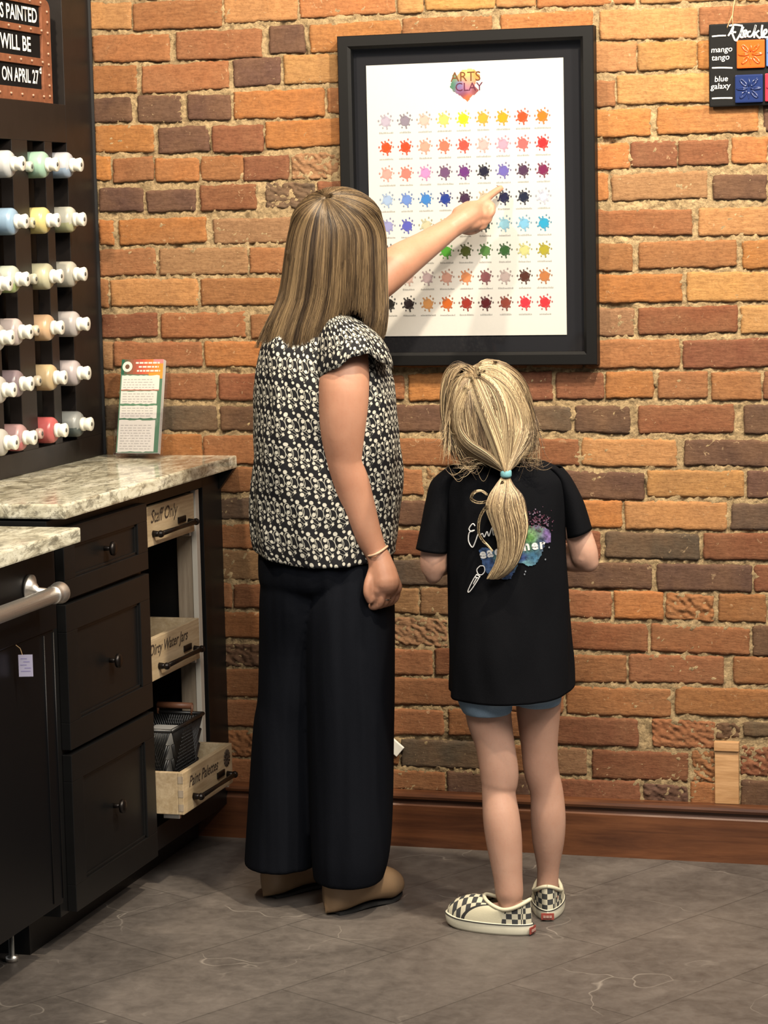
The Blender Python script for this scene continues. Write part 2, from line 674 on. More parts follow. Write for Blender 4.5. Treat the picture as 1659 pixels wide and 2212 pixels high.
# ------------------------------------------------------------------ structure: brick wall, floor, baseboard
BRICKS = """-3,105,1913,1972,L 111,328,1907,1968,M 335,511,1914,1981,L 518,743,1918,1978,O 750,808,1917,1974,L 816,974,1920,1971,L 978,1066,1920,1967,L 1072,1290,1915,1962,O 1303,1511,1913,1961,L 1517,1622,1909,1958,L 1630,1725,1909,1958,M 1740,1940,1909,1958,L 8,197,1837,1896,M 216,423,1834,1897,M 444,526,1840,1901,D 541,755,1838,1900,O 761,967,1844,1903,M 989,1195,1840,1903,O 1213,1426,1837,1900,L 1433,1642,1841,1898,M 1650,1745,1841,1898,M 1760,1940,1841,1898,O 2,112,1766,1827,M 127,340,1763,1825,M 354,467,1770,1831,D 476,605,1770,1833,L 613,813,1770,1833,M 828,923,1769,1833,O 938,1048,1769,1832,M 1064,1174,1768,1832,R 1184,1291,1768,1832,L 1296,1424,1769,1828,L 1429,1622,1770,1828,O 1630,1725,1770,1828,M 1740,1940,1770,1828,R 3,97,1698,1753,D 114,221,1695,1755,D 239,343,1695,1751,D 353,569,1695,1756,O 580,680,1701,1756,M 688,888,1699,1754,O 903,1015,1697,1752,R 1030,1142,1695,1750,T 1152,1243,1694,1749,M 1250,1481,1696,1757,L 1487,1641,1695,1753,O 1649,1744,1695,1753,T 1759,1940,1695,1753,O 4,150,1628,1688,O 164,286,1623,1680,D 297,420,1619,1679,R 428,640,1627,1686,O 648,743,1627,1686,O 758,958,1627,1686,M 973,1125,1627,1685,O 1135,1322,1627,1685,O 1338,1559,1629,1687,O 1571,1671,1627,1685,D 1679,1802,1627,1685,M 1817,1940,1627,1685,R 0,39,1565,1619,O 48,147,1559,1613,M 154,261,1556,1608,O 266,370,1556,1610,M 372,479,1553,1607,R 489,600,1554,1611,t 608,808,1554,1611,O 823,918,1555,1611,D 933,1040,1555,1610,D 1054,1161,1556,1610,O 1171,1273,1556,1610,O 1278,1380,1559,1613,R 1385,1492,1560,1612,R 1501,1577,1560,1616,O 1583,1681,1560,1615,O 1689,1807,1560,1615,M 1822,1940,1560,1615,L 10,119,1490,1542,D 130,250,1487,1535,D 264,399,1487,1544,R 423,542,1487,1544,k 550,750,1487,1544,R 765,965,1487,1544,L 980,1095,1487,1545,M 1110,1225,1487,1545,O 1235,1446,1487,1545,T 1461,1576,1483,1535,D 1583,1671,1480,1532,M 1679,1802,1480,1532,O 1817,1940,1480,1532,L 6,41,1412,1469,O 57,273,1412,1470,O 293,495,1410,1466,T 503,703,1410,1466,T 718,918,1410,1465,T 933,1044,1410,1465,O 1059,1170,1410,1464,M 1180,1412,1410,1464,M 1428,1641,1405,1464,L 1649,1849,1405,1464,O 1864,1940,1405,1464,O 4,145,1340,1400,M 155,374,1339,1399,T 381,561,1338,1396,M 569,664,1337,1395,M 679,879,1336,1394,M 894,1016,1334,1393,M 1031,1153,1333,1392,R 1163,1278,1332,1391,M 1295,1509,1336,1393,M 1524,1641,1333,1393,O 1649,1849,1333,1393,T 1864,1940,1333,1393,R 2,22,1265,1329,M 30,249,1267,1328,L 258,458,1267,1327,M 466,666,1266,1326,M 681,881,1264,1325,D 896,1024,1263,1324,M 1039,1168,1262,1323,O 1178,1389,1261,1322,O 1401,1620,1261,1323,L 1628,1828,1261,1323,R 1843,1940,1261,1323,D 5,143,1194,1248,R 155,364,1192,1249,M 379,557,1190,1244,M 565,765,1189,1245,M 780,980,1188,1246,M 995,1158,1188,1246,L 1168,1280,1187,1247,T 1292,1511,1191,1249,R 1520,1640,1190,1250,L 1648,1743,1190,1250,T 1758,1940,1190,1250,M 2,29,1120,1184,T 33,254,1124,1180,M 263,487,1123,1180,O 495,695,1121,1179,O 710,910,1120,1179,O 925,1036,1118,1178,M 1050,1161,1117,1178,M 1171,1382,1116,1177,M 1391,1620,1115,1176,R 1628,1828,1115,1176,M 1843,1940,1115,1176,O 4,63,1050,1105,M 73,285,1047,1107,M 297,440,1044,1105,R 448,644,1045,1102,O 654,745,1046,1099,M 758,885,1043,1103,O 894,1092,1042,1105,R 1103,1210,1045,1103,R 1216,1322,1048,1106,O 1335,1444,1047,1105,M 1454,1562,1043,1103,M 1569,1660,1044,1104,R 1668,1796,1044,1104,M 1811,1940,1044,1104,O 6,43,977,1032,K 54,285,972,1029,K 297,438,973,1028,D 446,648,972,1029,D 658,857,971,1030,D 868,1036,971,1028,D 1046,1134,973,1028,K 1146,1269,970,1029,D 1290,1503,970,1031,R 1526,1660,969,1031,D 1668,1796,969,1031,O 1811,1940,969,1031,O 6,23,905,960,T 30,78,899,960,M 87,247,900,961,O 254,458,893,959,M 466,629,893,957,L 639,872,894,954,M 880,981,896,954,D 991,1152,897,954,R 1161,1374,895,955,L 1393,1619,896,952,D 1627,1827,896,952,D 1842,1940,896,952,L -15,93,828,885,M 108,216,828,885,O 226,445,828,885,M 453,627,826,884,O 637,784,825,883,M 796,968,830,884,t 976,1088,825,882,R 1098,1299,820,880,D 1308,1523,826,885,L 1532,1660,826,885,D 1668,1796,826,885,M 1811,1940,826,885,T -15,190,764,812,D 200,432,764,812,K 440,626,760,811,M 636,858,755,810,D 866,1065,754,812,M 1075,1248,754,814,O 1258,1484,753,814,L 1496,1660,755,812,K 1668,1796,755,812,M 1811,1940,755,812,L -15,188,693,749,T 198,453,693,749,M 461,624,688,745,O 634,879,683,740,R 887,1032,683,742,R 1042,1198,683,744,R 1212,1423,686,743,K 1435,1639,687,744,R 1647,1847,687,744,D 1862,1940,687,744,M -15,185,619,688,R 195,451,619,688,T 459,622,617,680,O 632,861,615,672,K 869,1074,616,672,M 1084,1315,617,672,D 1329,1540,615,673,D 1547,1659,616,674,R 1667,1796,616,674,R 1811,1940,616,674,M -15,88,550,608,L 103,206,550,608,D 216,310,550,608,M 316,472,553,608,R 480,621,551,607,O 631,769,549,606,T 775,942,546,607,T 950,1084,548,608,O 1094,1222,549,608,M 1231,1340,548,610,O 1349,1454,548,605,m 1467,1571,547,608,M 1580,1659,550,610,M 1667,1796,550,610,M 1811,1940,550,610,R -15,87,480,538,D 102,204,480,538,O 214,424,480,538,M 432,619,477,537,O 629,836,473,536,t 844,950,473,535,T 966,1072,474,535,O 1082,1303,474,534,R 1314,1534,473,533,M 1543,1669,471,538,D 1677,1801,471,538,L 1816,1940,471,538,L -15,86,411,462,M 101,202,411,462,M 212,422,411,462,d 430,617,407,462,R 627,800,403,462,M 808,983,406,467,R 991,1060,403,464,M 1070,1255,399,460,M 1263,1476,403,465,M 1500,1659,406,465,M 1667,1796,406,465,M 1811,1940,406,465,O -15,199,338,402,R 209,420,338,402,M 428,616,336,398,M 626,927,333,394,M 936,1108,326,389,M 1118,1356,324,387,M 1369,1638,332,393,M 1646,1741,332,393,O 1756,1940,332,393,O -15,197,266,327,R 207,418,266,327,M 426,614,264,323,L 624,824,261,319,M 837,1025,264,324,M 1073,1281,253,316,R 1315,1455,255,317,m 1460,1512,280,314,d 1520,1659,289,320,K 1667,1796,289,320,D 1811,1940,289,320,M -15,195,193,253,T 205,416,193,253,m 424,572,192,247,D 582,713,192,242,M 722,925,185,248,K 936,1056,184,244,M 1065,1161,181,242,T 1175,1394,177,241,R 1406,1456,178,249,m 1515,1659,197,261,r 1667,1796,197,261,L 1811,1940,197,261,O -15,192,127,184,L 202,414,127,184,M 422,610,128,179,O 620,824,129,174,M 832,1023,123,176,D 1031,1282,110,170,R 1293,1393,113,166,d 1401,1505,116,174,M 1515,1659,119,185,D 1667,1796,119,185,M 1811,1940,119,185,T -95,105,1984,2041,L 120,320,1978,2037,R 335,535,1985,2050,M 550,750,1989,2047,O 765,965,1990,2041,O 980,1180,1989,2034,M 1195,1395,1985,2031,O 1410,1610,1982,2028,L 1625,1825,1980,2027,M 1840,2040,1980,2027,R -15,80,2055,2112,M 95,190,2052,2110,T 205,300,2050,2110,O 315,410,2054,2117,R 425,520,2057,2120,T 535,630,2059,2119,R 645,740,2060,2116,M 755,850,2060,2113,R 865,960,2062,2111,O 975,1070,2062,2107,T 1085,1180,2059,2104,L 1195,1290,2056,2102,L 1305,1400,2056,2101,O 1415,1510,2054,2100,O 1525,1620,2051,2098,O 1635,1730,2051,2098,M 1745,1840,2051,2098,O 1855,1950,2051,2098,M -95,105,2126,2183,R 120,320,2120,2179,L 335,535,2127,2192,R 550,750,2131,2189,T 765,965,2132,2183,R 980,1180,2131,2176,L 1195,1395,2127,2173,R 1410,1610,2124,2170,T 1625,1825,2122,2169,R 1840,2040,2122,2169,R -15,185,2196,2253,T 200,400,2194,2255,T 415,615,2200,2262,O 630,830,2201,2257,L 845,1045,2204,2252,R 1060,1260,2200,2245,L 1275,1475,2197,2243,O 1490,1690,2193,2240,L 1705,1905,2193,2240,O 1920,2120,2193,2240,T -95,105,2268,2325,M 120,320,2262,2321,R 335,535,2269,2334,O 550,750,2273,2331,O 765,965,2274,2325,R 980,1180,2273,2318,O 1195,1395,2269,2315,L 1410,1610,2266,2312,L 1625,1825,2264,2311,O 1840,2040,2264,2311,R -15,185,2338,2395,L 200,400,2336,2397,O 415,615,2342,2404,R 630,830,2343,2399,M 845,1045,2346,2394,M 1060,1260,2342,2387,T 1275,1475,2339,2385,O 1490,1690,2335,2382,O 1705,1905,2335,2382,L 1920,2120,2335,2382,O -100,100,59,116,R 110,310,59,116,R 320,520,60,113,R 530,730,61,108,R 740,940,58,107,M 950,1150,48,105,M 1160,1360,44,100,M 1370,1570,48,108,R 1580,1780,51,117,M 1790,1990,51,117,R -20,180,-9,48,R 190,390,-9,48,D 400,600,-8,43,M 610,810,-7,38,M 820,1020,-13,40,R 1030,1230,-24,35,D 1240,1440,-23,30,R 1450,1650,-18,46,R 1660,1860,-17,49,D 1870,2070,-17,49,R -100,100,-77,-20,D 110,310,-77,-20,R 320,520,-76,-23,R 530,730,-75,-28,R 740,940,-78,-29,R 950,1150,-88,-31,R 1160,1360,-92,-36,D 1370,1570,-88,-28,D 1580,1780,-85,-19,D 1790,1990,-85,-19,R"""
BC = {'O': (.262, .106, .032), 'L': (.280, .145, .053), 'M': (.192, .080, .032), 'R': (.136, .050, .023), 'D': (.066, .035, .023), 'K': (.062, .045, .031), 'T': (.190, .108, .052)}
PAL_W = Vector((1.457, -.004, .128))


def build_wall():
    bm = bmesh.new()
    lay = bm.loops.layers.float_color.new('col')
    rnd = random.Random(3)
    # mortar bed
    X0, X1, Z0, Z1, S = -.05, 1.98, 0, 2.5, .0052
    nx, nz = int((X1 - X0) / S), int((Z1 - Z0) / S)
    vs = []
    for j in range(nz + 1):
        row = []
        for i in range(nx + 1):
            x, z = X0 + i * S, Z0 + j * S
            h = noise.noise((x * 34, z * 42, 0)) * .0046 + noise.noise(((x - z * .6) * 95, (z + x * .35) * 150, 5)) * .0062 + noise.noise((x * 9, z * 9, 2)) * .003
            h += .0022 - .010 * max(0, noise.noise((x * 22, z * 22, 8)) - .42) * 3
            row.append(bm.verts.new((x, .0030 - h, z)))
        vs.append(row)
    for j in range(nz):
        for i in range(nx):
            f = bm.faces.new((vs[j][i], vs[j][i + 1], vs[j + 1][i + 1], vs[j + 1][i]))
            f.material_index = 1
            f.smooth = True
    # bricks
    for s in BRICKS.split():
        x0, x1, z0, z1, c = s.split(',')
        x0, x1, z0, z1 = int(x0) / 1000 - .0012, int(x1) / 1000 + .0012, int(z0) / 1000 - .0012, int(z1) / 1000 + .0012
        rough = c.islower()
        front = -.0025 if c in 'Tt' else -.0030 - rnd.random() * .0030
        base = BC[c.upper()]
        k = rnd.uniform(.88, 1.12)
        cc = (base[0] * k, base[1] * k * rnd.uniform(.94, 1.06), base[2] * k * rnd.uniform(.9, 1.1))
        W, H = x1 - x0, z1 - z0
        if W < .01 or H < .01: continue
        n, m = (max(5, int(W / .0035)), max(6, int(H / .0032))) if rough else (max(5, int(W / .0055)), max(8, int(H / .0045)))
        sd = rnd.random() * 50
        tilt = rnd.uniform(-.002, .002)
        rr = rnd.choice([.0025, .004, .006])
        g = []
        for j in range(-1, m + 2):
            row = []
            for i in range(-1, n + 2):
                fx, fz = min(max(i / n, 0), 1), min(max(j / m, 0), 1)
                px, pz = fx * W, fz * H
                # rounded corners and a ragged outline
                ex = min(px, W - px)
                ez = min(pz, H - pz)
                if ex < rr and ez < rr:
                    q = math.hypot(rr - ex, rr - ez)
                    if q > rr:
                        t_ = rr / q
                        nxp, nzp = rr - (rr - ex) * t_, rr - (rr - ez) * t_
                        px = nxp if px < W / 2 else W - nxp
                        pz = nzp if pz < H / 2 else H - nzp
                wx = x0 + px
                wz = z0 + pz + tilt * (fx - .5) * 2
                e1 = noise.noise((wx * 45, wz * 45, sd)) * .0026 + noise.noise((wx * 150, wz * 150, sd)) * .0022
                e2 = noise.noise((wx * 45, wz * 45, sd + 9)) * .0026 + noise.noise((wx * 150, wz * 150, sd + 9)) * .0020
                edge = 1 - min(1, min(fx, 1 - fx) * W / .015)
                edgez = 1 - min(1, min(fz, 1 - fz) * H / .012)
                wx += e1 * edge
                wz += e2 * edgez + noise.noise((wx * 14, sd, 1)) * .0018 * edgez
                e = max(0, 1 - min(px, W - px, pz, H - pz) / .0030)
                y = front + e * e * .0022 + noise.noise((wx * 20, wz * 26, sd)) * .0012 + noise.noise((wx * 90, wz * 120, sd)) * .0006
                if rough: y += .002 + noise.noise((wx * 70, (wz + wx * .5) * 120, sd)) * .0055 + noise.noise((wx * 170, wz * 190, sd)) * .003
                if i in (-1, n + 1) or j in (-1, m + 1): y = .010
                row.append(bm.verts.new((wx, y, wz)))
            g.append(row)
        for j in range(len(g) - 1):
            for i in range(len(g[0]) - 1):
                f = bm.faces.new((g[j][i], g[j][i + 1], g[j + 1][i + 1], g[j + 1][i]))
                f.smooth = True
                for l in f.loops: l[lay] = cc + (1,)
    # solid back of the wall
    box(bm, X0, X1, .02, .10, Z0, Z1, mi=1)
    return bm


struct('wall_back', build_wall(), [M['brick'], M['mortar']])
struct('floor', B(-.6, 3.2, -6.2, .05, -.04, 0), M['floor'])
bm = bmesh.new()
prof = [(-.004, 0), (-.030, 0), (-.030, .098), (-.027, .102), (-.024, .106), (-.024, .112), (-.034, .115), (-.036, .121), (-.034, .127), (-.028, .1306), (-.004, .1306)]
for xs in [(0.2, 1.98)]:
    r0 = [bm.verts.new((xs[0], y, z)) for y, z in prof]
    r1 = [bm.verts.new((xs[1], y, z)) for y, z in prof]
    for k in range(len(prof)):
        bm.faces.new((r0[k], r0[(k + 1) % len(prof)], r1[(k + 1) % len(prof)], r1[k]))
    bm.faces.new(r0)
    bm.faces.new(r1[::-1])
struct('baseboard_back', bm, M['baseboard'])
# pine nailing block set in the brickwork
bm = bmesh.new()
box(bm, 1.457, 1.511, -.011, .01, .131, .262, .0015)
box(bm, 1.456, 1.512, -.016, .01, .253, .274, .0015)
o = obj('wood_block', bm, M['block'])
rec(o, (1.484, 0, .131))
tag(o, 'bare pine wood block set upright in the brickwork above the baseboard', 'wood block')

# ------------------------------------------------------------------ base cabinets
YE = -1.008      # near end of the cabinet run
cab = thing('drawer_cabinet', (.16, -.77, 0), 'black base cabinet with three panelled drawers under the granite worktop', 'cabinet')
bm = bmesh.new()
box(bm, .0, .2936, YE, -.524, .082, .880, .001)
obj('carcass', bm, M['black_paint'], cab)
obj('toe_kick', B(.0, .2226, YE, -.524, 0, .080), M['black_paint'], cab)


def knob(parent, y, z, x):
    bm = bmesh.new()
    tube(bm, [(x - .002, y, z), (x + .016, y, z)], [.0055, .0045], 12)
    tube(bm, [(x + .014, y, z), (x + .017, y, z), (x + .023, y, z), (x + .026, y, z)], [.006, .0145, .0150, .009], 18)
    obj('knob', bm, M['bronze'], parent)


def shaker(parent, name, y0, y1, z0, z1, xb, rail=.055, kz=None):
    """panelled drawer front: flat recessed panel in a raised frame"""
    bm = bmesh.new()
    box(bm, xb, xb + .012, y0 + .004, y1 - .004, z0 + .004, z1 - .004)
    rz = min(rail, (z1 - z0) * .27)
    for a, b, c, d in [(y0, y1, z0, z0 + rz), (y0, y1, z1 - rz, z1), (y0, y0 + rail, z0 + rz, z1 - rz), (y1 - rail, y1, z0 + rz, z1 - rz)]:
        box(bm, xb, xb + .020, a, b, c, d, .0012)
    # small bead round the panel
    for a, b, c, d in [(y0 + rail, y1 - rail, z0 + rz, z0 + rz + .006), (y0 + rail, y1 - rail, z1 - rz - .006, z1 - rz), (y0 + rail, y0 + rail + .006, z0 + rz, z1 - rz), (y1 - rail - .006, y1 - rail, z0 + rz, z1 - rz)]:
        box(bm, xb, xb + .0155, a, b, c, d, .001)
    o = obj(name, bm, M['black_paint'], parent)
    return o


for z0, z1, kz, ky in [(.719, .862, .793, -.750), (.416, .709, .557, -.743), (.085, .406, .249, -.748)]:
    d = shaker(cab, 'drawer', -.975, -.529, z0, z1, .2942)
    knob(d, ky, kz, .306)

oc = thing('open_cabinet', (.16, -.26, 0), 'black base cabinet without doors, pull-out wooden trays inside, against the brick wall', 'cabinet')
bm = bmesh.new()
box(bm, .0, .2936, -.130, -.004, .082, .880, .001)         # stile with the filler behind it
box(bm, .270, .2936, -.524, -.130, .852, .880, .001)
box(bm, .270, .2936, -.524, -.130, .082, .135, .001)
obj('face_frame', bm, M['black_paint'], oc)
bm = bmesh.new()
box(bm, .0, .27, -.5238, -.520, .082, .880)
box(bm, .0, .004, -.524, -.130, .082, .880)
box(bm, .0, .27, -.52, -.130, .082, .10)
box(bm, .0, .27, -.52, -.130, .868, .880)
obj('carcass', bm, M['black_void'], oc)
obj('toe_kick', B(.0, .2226, -.524, -.04, 0, .080), M['black_paint'], oc)
bm = bmesh.new()
box(bm, .240, .279, -.166, -.150, .10, .850, .001)
obj('inner_side_panel', bm, M['pale_ply'], oc)
obj('edge_strip', B(.279, .2915, -.172, -.150, .10, .850, .001), plain('pale_edge_banding', (.62, .58, .50), .5, K=.75), oc)
bm = bmesh.new()
f0 = [bm.verts.new(p) for p in [(.2945, -.006, .884), (.332, -.006, .884), (.2945, -.006, .835)]]
f1 = [bm.verts.new((v.co.x, -.022, v.co.z)) for v in f0]
bm.faces.new(f0)
bm.faces.new(f1[::-1])
for k in range(3): bm.faces.new((f0[k], f0[(k + 1) % 3], f1[(k + 1) % 3], f1[k]))
obj('corner_bracket', bm, M['black_paint'], oc)


def tray(label, txt, xf, z0, z1, ty, tz, size, seal=None):
    y0, y1 = -.502, -.185
    t = thing('pull_out_tray', (.16, -.34, z0), label, 'drawer', 'pull-out wooden trays')
    bm = bmesh.new()
    th = .013
    box(bm, xf - th, xf, y0, y1, z0, z1, .0015)
    box(bm, .03, xf - th, y0, y0 + th, z0, z1, .0015)
    box(bm, .03, xf - th, y1 - th, y1, z0, z1, .0015)
    box(bm, .03, .03 + th, y0 + th, y1 - th, z0, z1, .0015)
    box(bm, .03, xf - .004, y0 + .004, y1 - .004, z0 + .006, z0 + .012)
    body = obj('tray_box', bm, M['pale_wood'], t)
    for k in range(3):                                   # dovetails on the near corner
        zz = z0 + (z1 - z0) * (k + .5) / 3
        bm = bmesh.new()
        box(bm, xf - .012, xf - .0004, y0 - .0006, y0 + .002, zz - .008, zz + .008)
        obj('dovetail', bm, M['pale_ply'], body)
    bm = text_mesh(txt, size, basis((xf + .0006, ty, tz), (0, 1, 0), (0, 0, 1)), shear=.35, bold=.0004, align='CENTER')
    obj('lettering', bm, M['brand'], t)
    hz = z0 + (z1 - z0) * .30
    bm = bmesh.new()
    ya, yb = y0 + .055, y1 - .03
    tube(bm, [(xf + .018, ya, hz), (xf + .018, (ya + yb) / 2, hz), (xf + .018, yb, hz)], [.0058, .0045, .0058], 10)
    for yy in (ya + .006, yb - .006):
        tube(bm, [(xf - .001, yy, hz), (xf + .018, yy, hz)], [.008, .0055], 10)
        ball(bm, (xf + .018, yy, hz), .0082, 10)
    box(bm, xf, xf + .004, yb - .075, yb - .03, hz + .004, hz + .018, .001)
    obj('handle', bm, M['bronze'], t)
    obj('runner', B(xf - .05, xf - .012, y1 + .001, y1 + .012, z0 - .012, z0 - .002, .001), M['steel'], t)
    obj('runner', B(xf - .05, xf - .012, y0 + .004, y0 + .014, z0 - .010, z0 - .0005, .001), M['steel'], t)
    return t


tray('pull-out wooden tray lettered Staff Only, topmost in the open black cabinet', 'Staff Only', .292, .757, .845, -.375, .808, .040)
tray('pull-out wooden tray lettered Dirty Water Jars, in the middle of the open cabinet', 'Dirty Water Jars', .296, .462, .556, -.380, .520, .034)
t = tray('wooden tray lettered Paint Palettes, pulled furthest out, with a black basket in it', 'Paint Palettes', .367, .172, .2655, -.375, .226, .034)
bm = bmesh.new()       # burnt round seal at the far end of the tray front
cy, cz = -.222, .238
for k in range(14):
    a = 2 * PI * k / 14
    tube(bm, [(.3676, cy + math.cos(a) * .006, cz + math.sin(a) * .006), (.3676, cy + math.cos(a) * .020, cz + math.sin(a) * .020)], [.0018, .0034], 6, flat=[(.25, 1), (.25, 1)])
tube(bm, [(.367, cy, cz), (.3682, cy, cz)], .006, 12)
obj('burnt_seal', bm, M['brand'], t)

# black wire basket standing in the lowest tray
BK = Vector((.265, -.375, .1845))
bk = thing('wire_basket', BK, 'black mesh basket standing in the lowest wooden tray', 'basket')
bm = bmesh.new()
bw0, bw1, bd0, bd1, bh = .052, .068, .085, .100, .165


def bpt(s, t_, h):
    w_, d_ = bw0 + (bw1 - bw0) * h, bd0 + (bd1 - bd0) * h
    return BK + Vector((s * w_, t_ * d_, .002 + h * bh))


def bring(h):
    c = [(-1, -1), (1, -1), (1, 1), (-1, 1), (-1, -1)]
    return [bpt(s, t_, h) for s, t_ in c]


for a, b in [((-1, -1), (1, -1)), ((1, -1), (1, 1)), ((1, 1), (-1, 1)), ((-1, 1), (-1, -1))]:
    N = 12
    for k in range(-N, N + 1):
        for sg in (1, -1):
            p = []
            for h in (0, .2, .4, .6, .8, 1):
                q = k / N + sg * h * .85
                if -.001 <= (q + 1) / 2 <= 1.001:
                    p.append(bpt(a[0] + (b[0] - a[0]) * (q + 1) / 2, a[1] + (b[1] - a[1]) * (q + 1) / 2, h))
            if len(p) > 1: tube(bm, p, .0025, 5)
obj('mesh_side', bm, M['wire'], bk)
for h, r, nm in ((0, .003, 'basket_bottom'), (1, .0045, 'rim')):
    bm = bmesh.new()
    p = bring(h)
    for q0, q1 in zip(p, p[1:]): tube(bm, [q0, q1], r, 8)
    if h == 0: box(bm, BK.x - .05, BK.x + .05, BK.y - .083, BK.y + .083, BK.z + .0005, BK.z + .003)
    obj(nm, bm, M['wire'], bk)
bm = bmesh.new()
tube(bm, [bpt(-.6, .98, 1.10), bpt(.6, .98, 1.10)], .0075, 10)
for s in (-.6, .6): tube(bm, [bpt(s, .98, .98), bpt(s, .98, 1.12)], .003, 8)
obj('handle', bm, plain('stained_grip', (.30, .12, .06), .5), bk)
bm = B(.232, .292, -.44, -.31, .1895, .330, .002)
o = obj('paper_stack', bm, plain('office_paper', (.70, .68, .62), .8, K=.8))
rec(o, (.26, -.38, .1895))
tag(o, 'stack of white paper standing in the black mesh basket', 'paper')

# worktops
o = obj('worktop', B(-.02, .3345, YE, -.0005, .8845, .914, .004), M['granite'])
rec(o, (.16, -.5, .8845))
tag(o, 'pale speckled granite worktop carrying the brochure holder', 'worktop')
o = obj('worktop', B(-.15, .383, -2.0, -1.045, .846, .875, .004), M['granite'])
rec(o, (.16, -1.5, .846))
tag(o, 'pale granite worktop over the black dishwasher with steel handle, lower left', 'worktop')

# dishwasher
dw = thing('dishwasher', (.05, -1.4, 0), 'black dishwasher with a round steel bar handle under the near granite worktop', 'dishwasher')
bm = bmesh.new()
box(bm, -.10, .300, -1.85, -1.022, .115, .8455, .002)
obj('body', bm, M['appliance'], dw)
bm = bmesh.new()
box(bm, .3005, .310, -1.85, -1.030, .120, .670, .002)
for yy in (-1.030, -1.075):
    tube(bm, [(.3105, yy - .002, .13), (.3105, yy - .002, .665)], .0016, 6)
obj('door', bm, M['appliance'], dw)
obj('control_strip', B(.3005, .316, -1.85, -1.024, .672, .842, .002), M['appliance'], dw)
bm = bmesh.new()
HX, HZ = .365, .757
tube(bm, [(HX, -1.86, HZ), (HX, -1.150, HZ)], .0155, 24)
tube(bm, [(HX, -1.150, HZ), (HX, -1.146, HZ), (HX, -1.138, HZ), (HX, -1.134, HZ), (HX, -1.118, HZ), (HX, -1.114, HZ)], [.0165, .0180, .0168, .0185, .0215, .0215], 24)
hd = obj('handle', bm, M['steel'], dw)
bm = bmesh.new()
tube(bm, [(HX, -1.1142, HZ), (HX, -1.1125, HZ)], [.0185, .0170], 24)
obj('end_cap', bm, M['steel_dark'], hd)
bm = bmesh.new()
tube(bm, [(.3165, -1.150, HZ + .012), (.321, -1.150, HZ + .012), (.325, -1.150, HZ + .011), (.335, -1.149, HZ + .006), (.365, -1.143, HZ)], [.027, .027, .015, .009, .011], 22)
obj('handle_post', bm, M['steel'], hd)
bm = bmesh.new()
tube(bm, [(.205, -1.055, 0.001), (.205, -1.055, .012), (.205, -1.055, .013), (.205, -1.055, .115)], [.013, .013, .006, .006], 12)
obj('levelling_foot', bm, M['steel'], dw)
# paper tag tied under the control strip
tg = thing('paper_tag', (.334, -1.215, .672), 'small lilac-white paper tag hanging below the steel dishwasher handle', 'tag')
er, ed = Vector((.9607, .2775, 0)), Vector((-.2775, .9607, 0))
P0 = Vector((.334, -1.215, .632))
mt = basis(P0, er, (0, 0, 1))
bm = bmesh.new()
box(bm, -.0135, .0135, -.021, .021, -.0006, .0006, .0003, M=mt)
obj('tag_card', bm, M['tag_paper'], tg)
bm = bmesh.new()
for k, (a, b) in enumerate([(-.009, .003), (-.004, .008), (-.010, .002), (-.002, .010), (-.009, .009)]):
    box(bm, a, b, .013 - k * .006, .0145 - k * .006, .0007, .0009, M=mt)
obj('pen_marks', bm, plain('violet_pen', (.22, .20, .38), .8, K=.8), tg)
bm = bmesh.new()
tube(bm, [P0 + Vector((-.006, 0, .020)), P0 + Vector((-.012, .004, .032)), (.3175, -1.22, .672)], .0009, 6)
obj('string', bm, M['twine'], tg)

# ------------------------------------------------------------------ display rack on the left wall
rk = thing('display_rack', (-.05, -.7, .9145), 'tall dark brown slatted rack on the left holding paint bottles', 'rack')
XT, XB = -.0005, -.030
slots = [(-.243, -.160), (-.377, -.284), (-.552, -.459), (-.648, -.575), (-.90, -.81)]
ZS0, ZS1, ZTOP = .965, 1.647, 2.35
YL = -1.30
obj('back_board', B(-.062, -.052, YL, -.004, .9145, ZTOP), M['slot'], rk)
bm = bmesh.new()
box(bm, XB, XT, YL, -.004, .9145, ZS0, .0012)
obj('bottom_rail', bm, M['espresso'], rk)
bm = bmesh.new()
box(bm, XB, XT, YL, -.160, ZS1, 1.733, .0012)
obj('middle_rail', bm, M['espresso'], rk)
obj('stile', B(-.052, XT, -.160, -.004, ZS0, ZTOP, .0012), M['espresso'], rk)
ys = sorted([YL] + [y for s in slots for y in s])
edges = [(-.284, -.243), (-.459, -.377), (-.575, -.552), (-.81, -.648), (YL, -.90)]
for a, b in edges:
    obj('slat', B(XB, XT, a, b, ZS0, ZS1, .0012), M['espresso'], rk)
obj('wall_seal', B(-.02, .006, -.0075, -.0045, .916, ZTOP), M['slot'], rk)

# riveted sign leaning in the recess
sx = -.018
sg = thing('chalk_sign', (sx, -.35, 1.734), 'black lettered sign with rust-coloured riveted frame leaning in the dark rack', 'sign')
y1 = at(110, 225, 'x', sx).y
zt = 1.964
rows_ = [(1.9045, 1.9455), (1.836, 1.883), (1.7665, 1.812)]
ybr = [at(90, 60, 'x', sx).y, at(95, 130, 'x', sx).y, at(97, 190, 'x', sx).y]
bm = bmesh.new()
box(bm, sx - .006, sx - .001, -.75, y1 - .004, 1.7345, zt - .004)
obj('board', bm, M['chalk'], sg)
bm = bmesh.new()
zs = [1.7345, 1.7625, 1.816, 1.832, 1.887, 1.9005, 1.9495, zt]
for a, b in ((1.7345, 1.7635), (1.8150, 1.8325), (1.8860, 1.9010), (1.9485, zt)):
    box(bm, sx - .001, sx + .005, -.75, y1 - .032, a, b, .001)
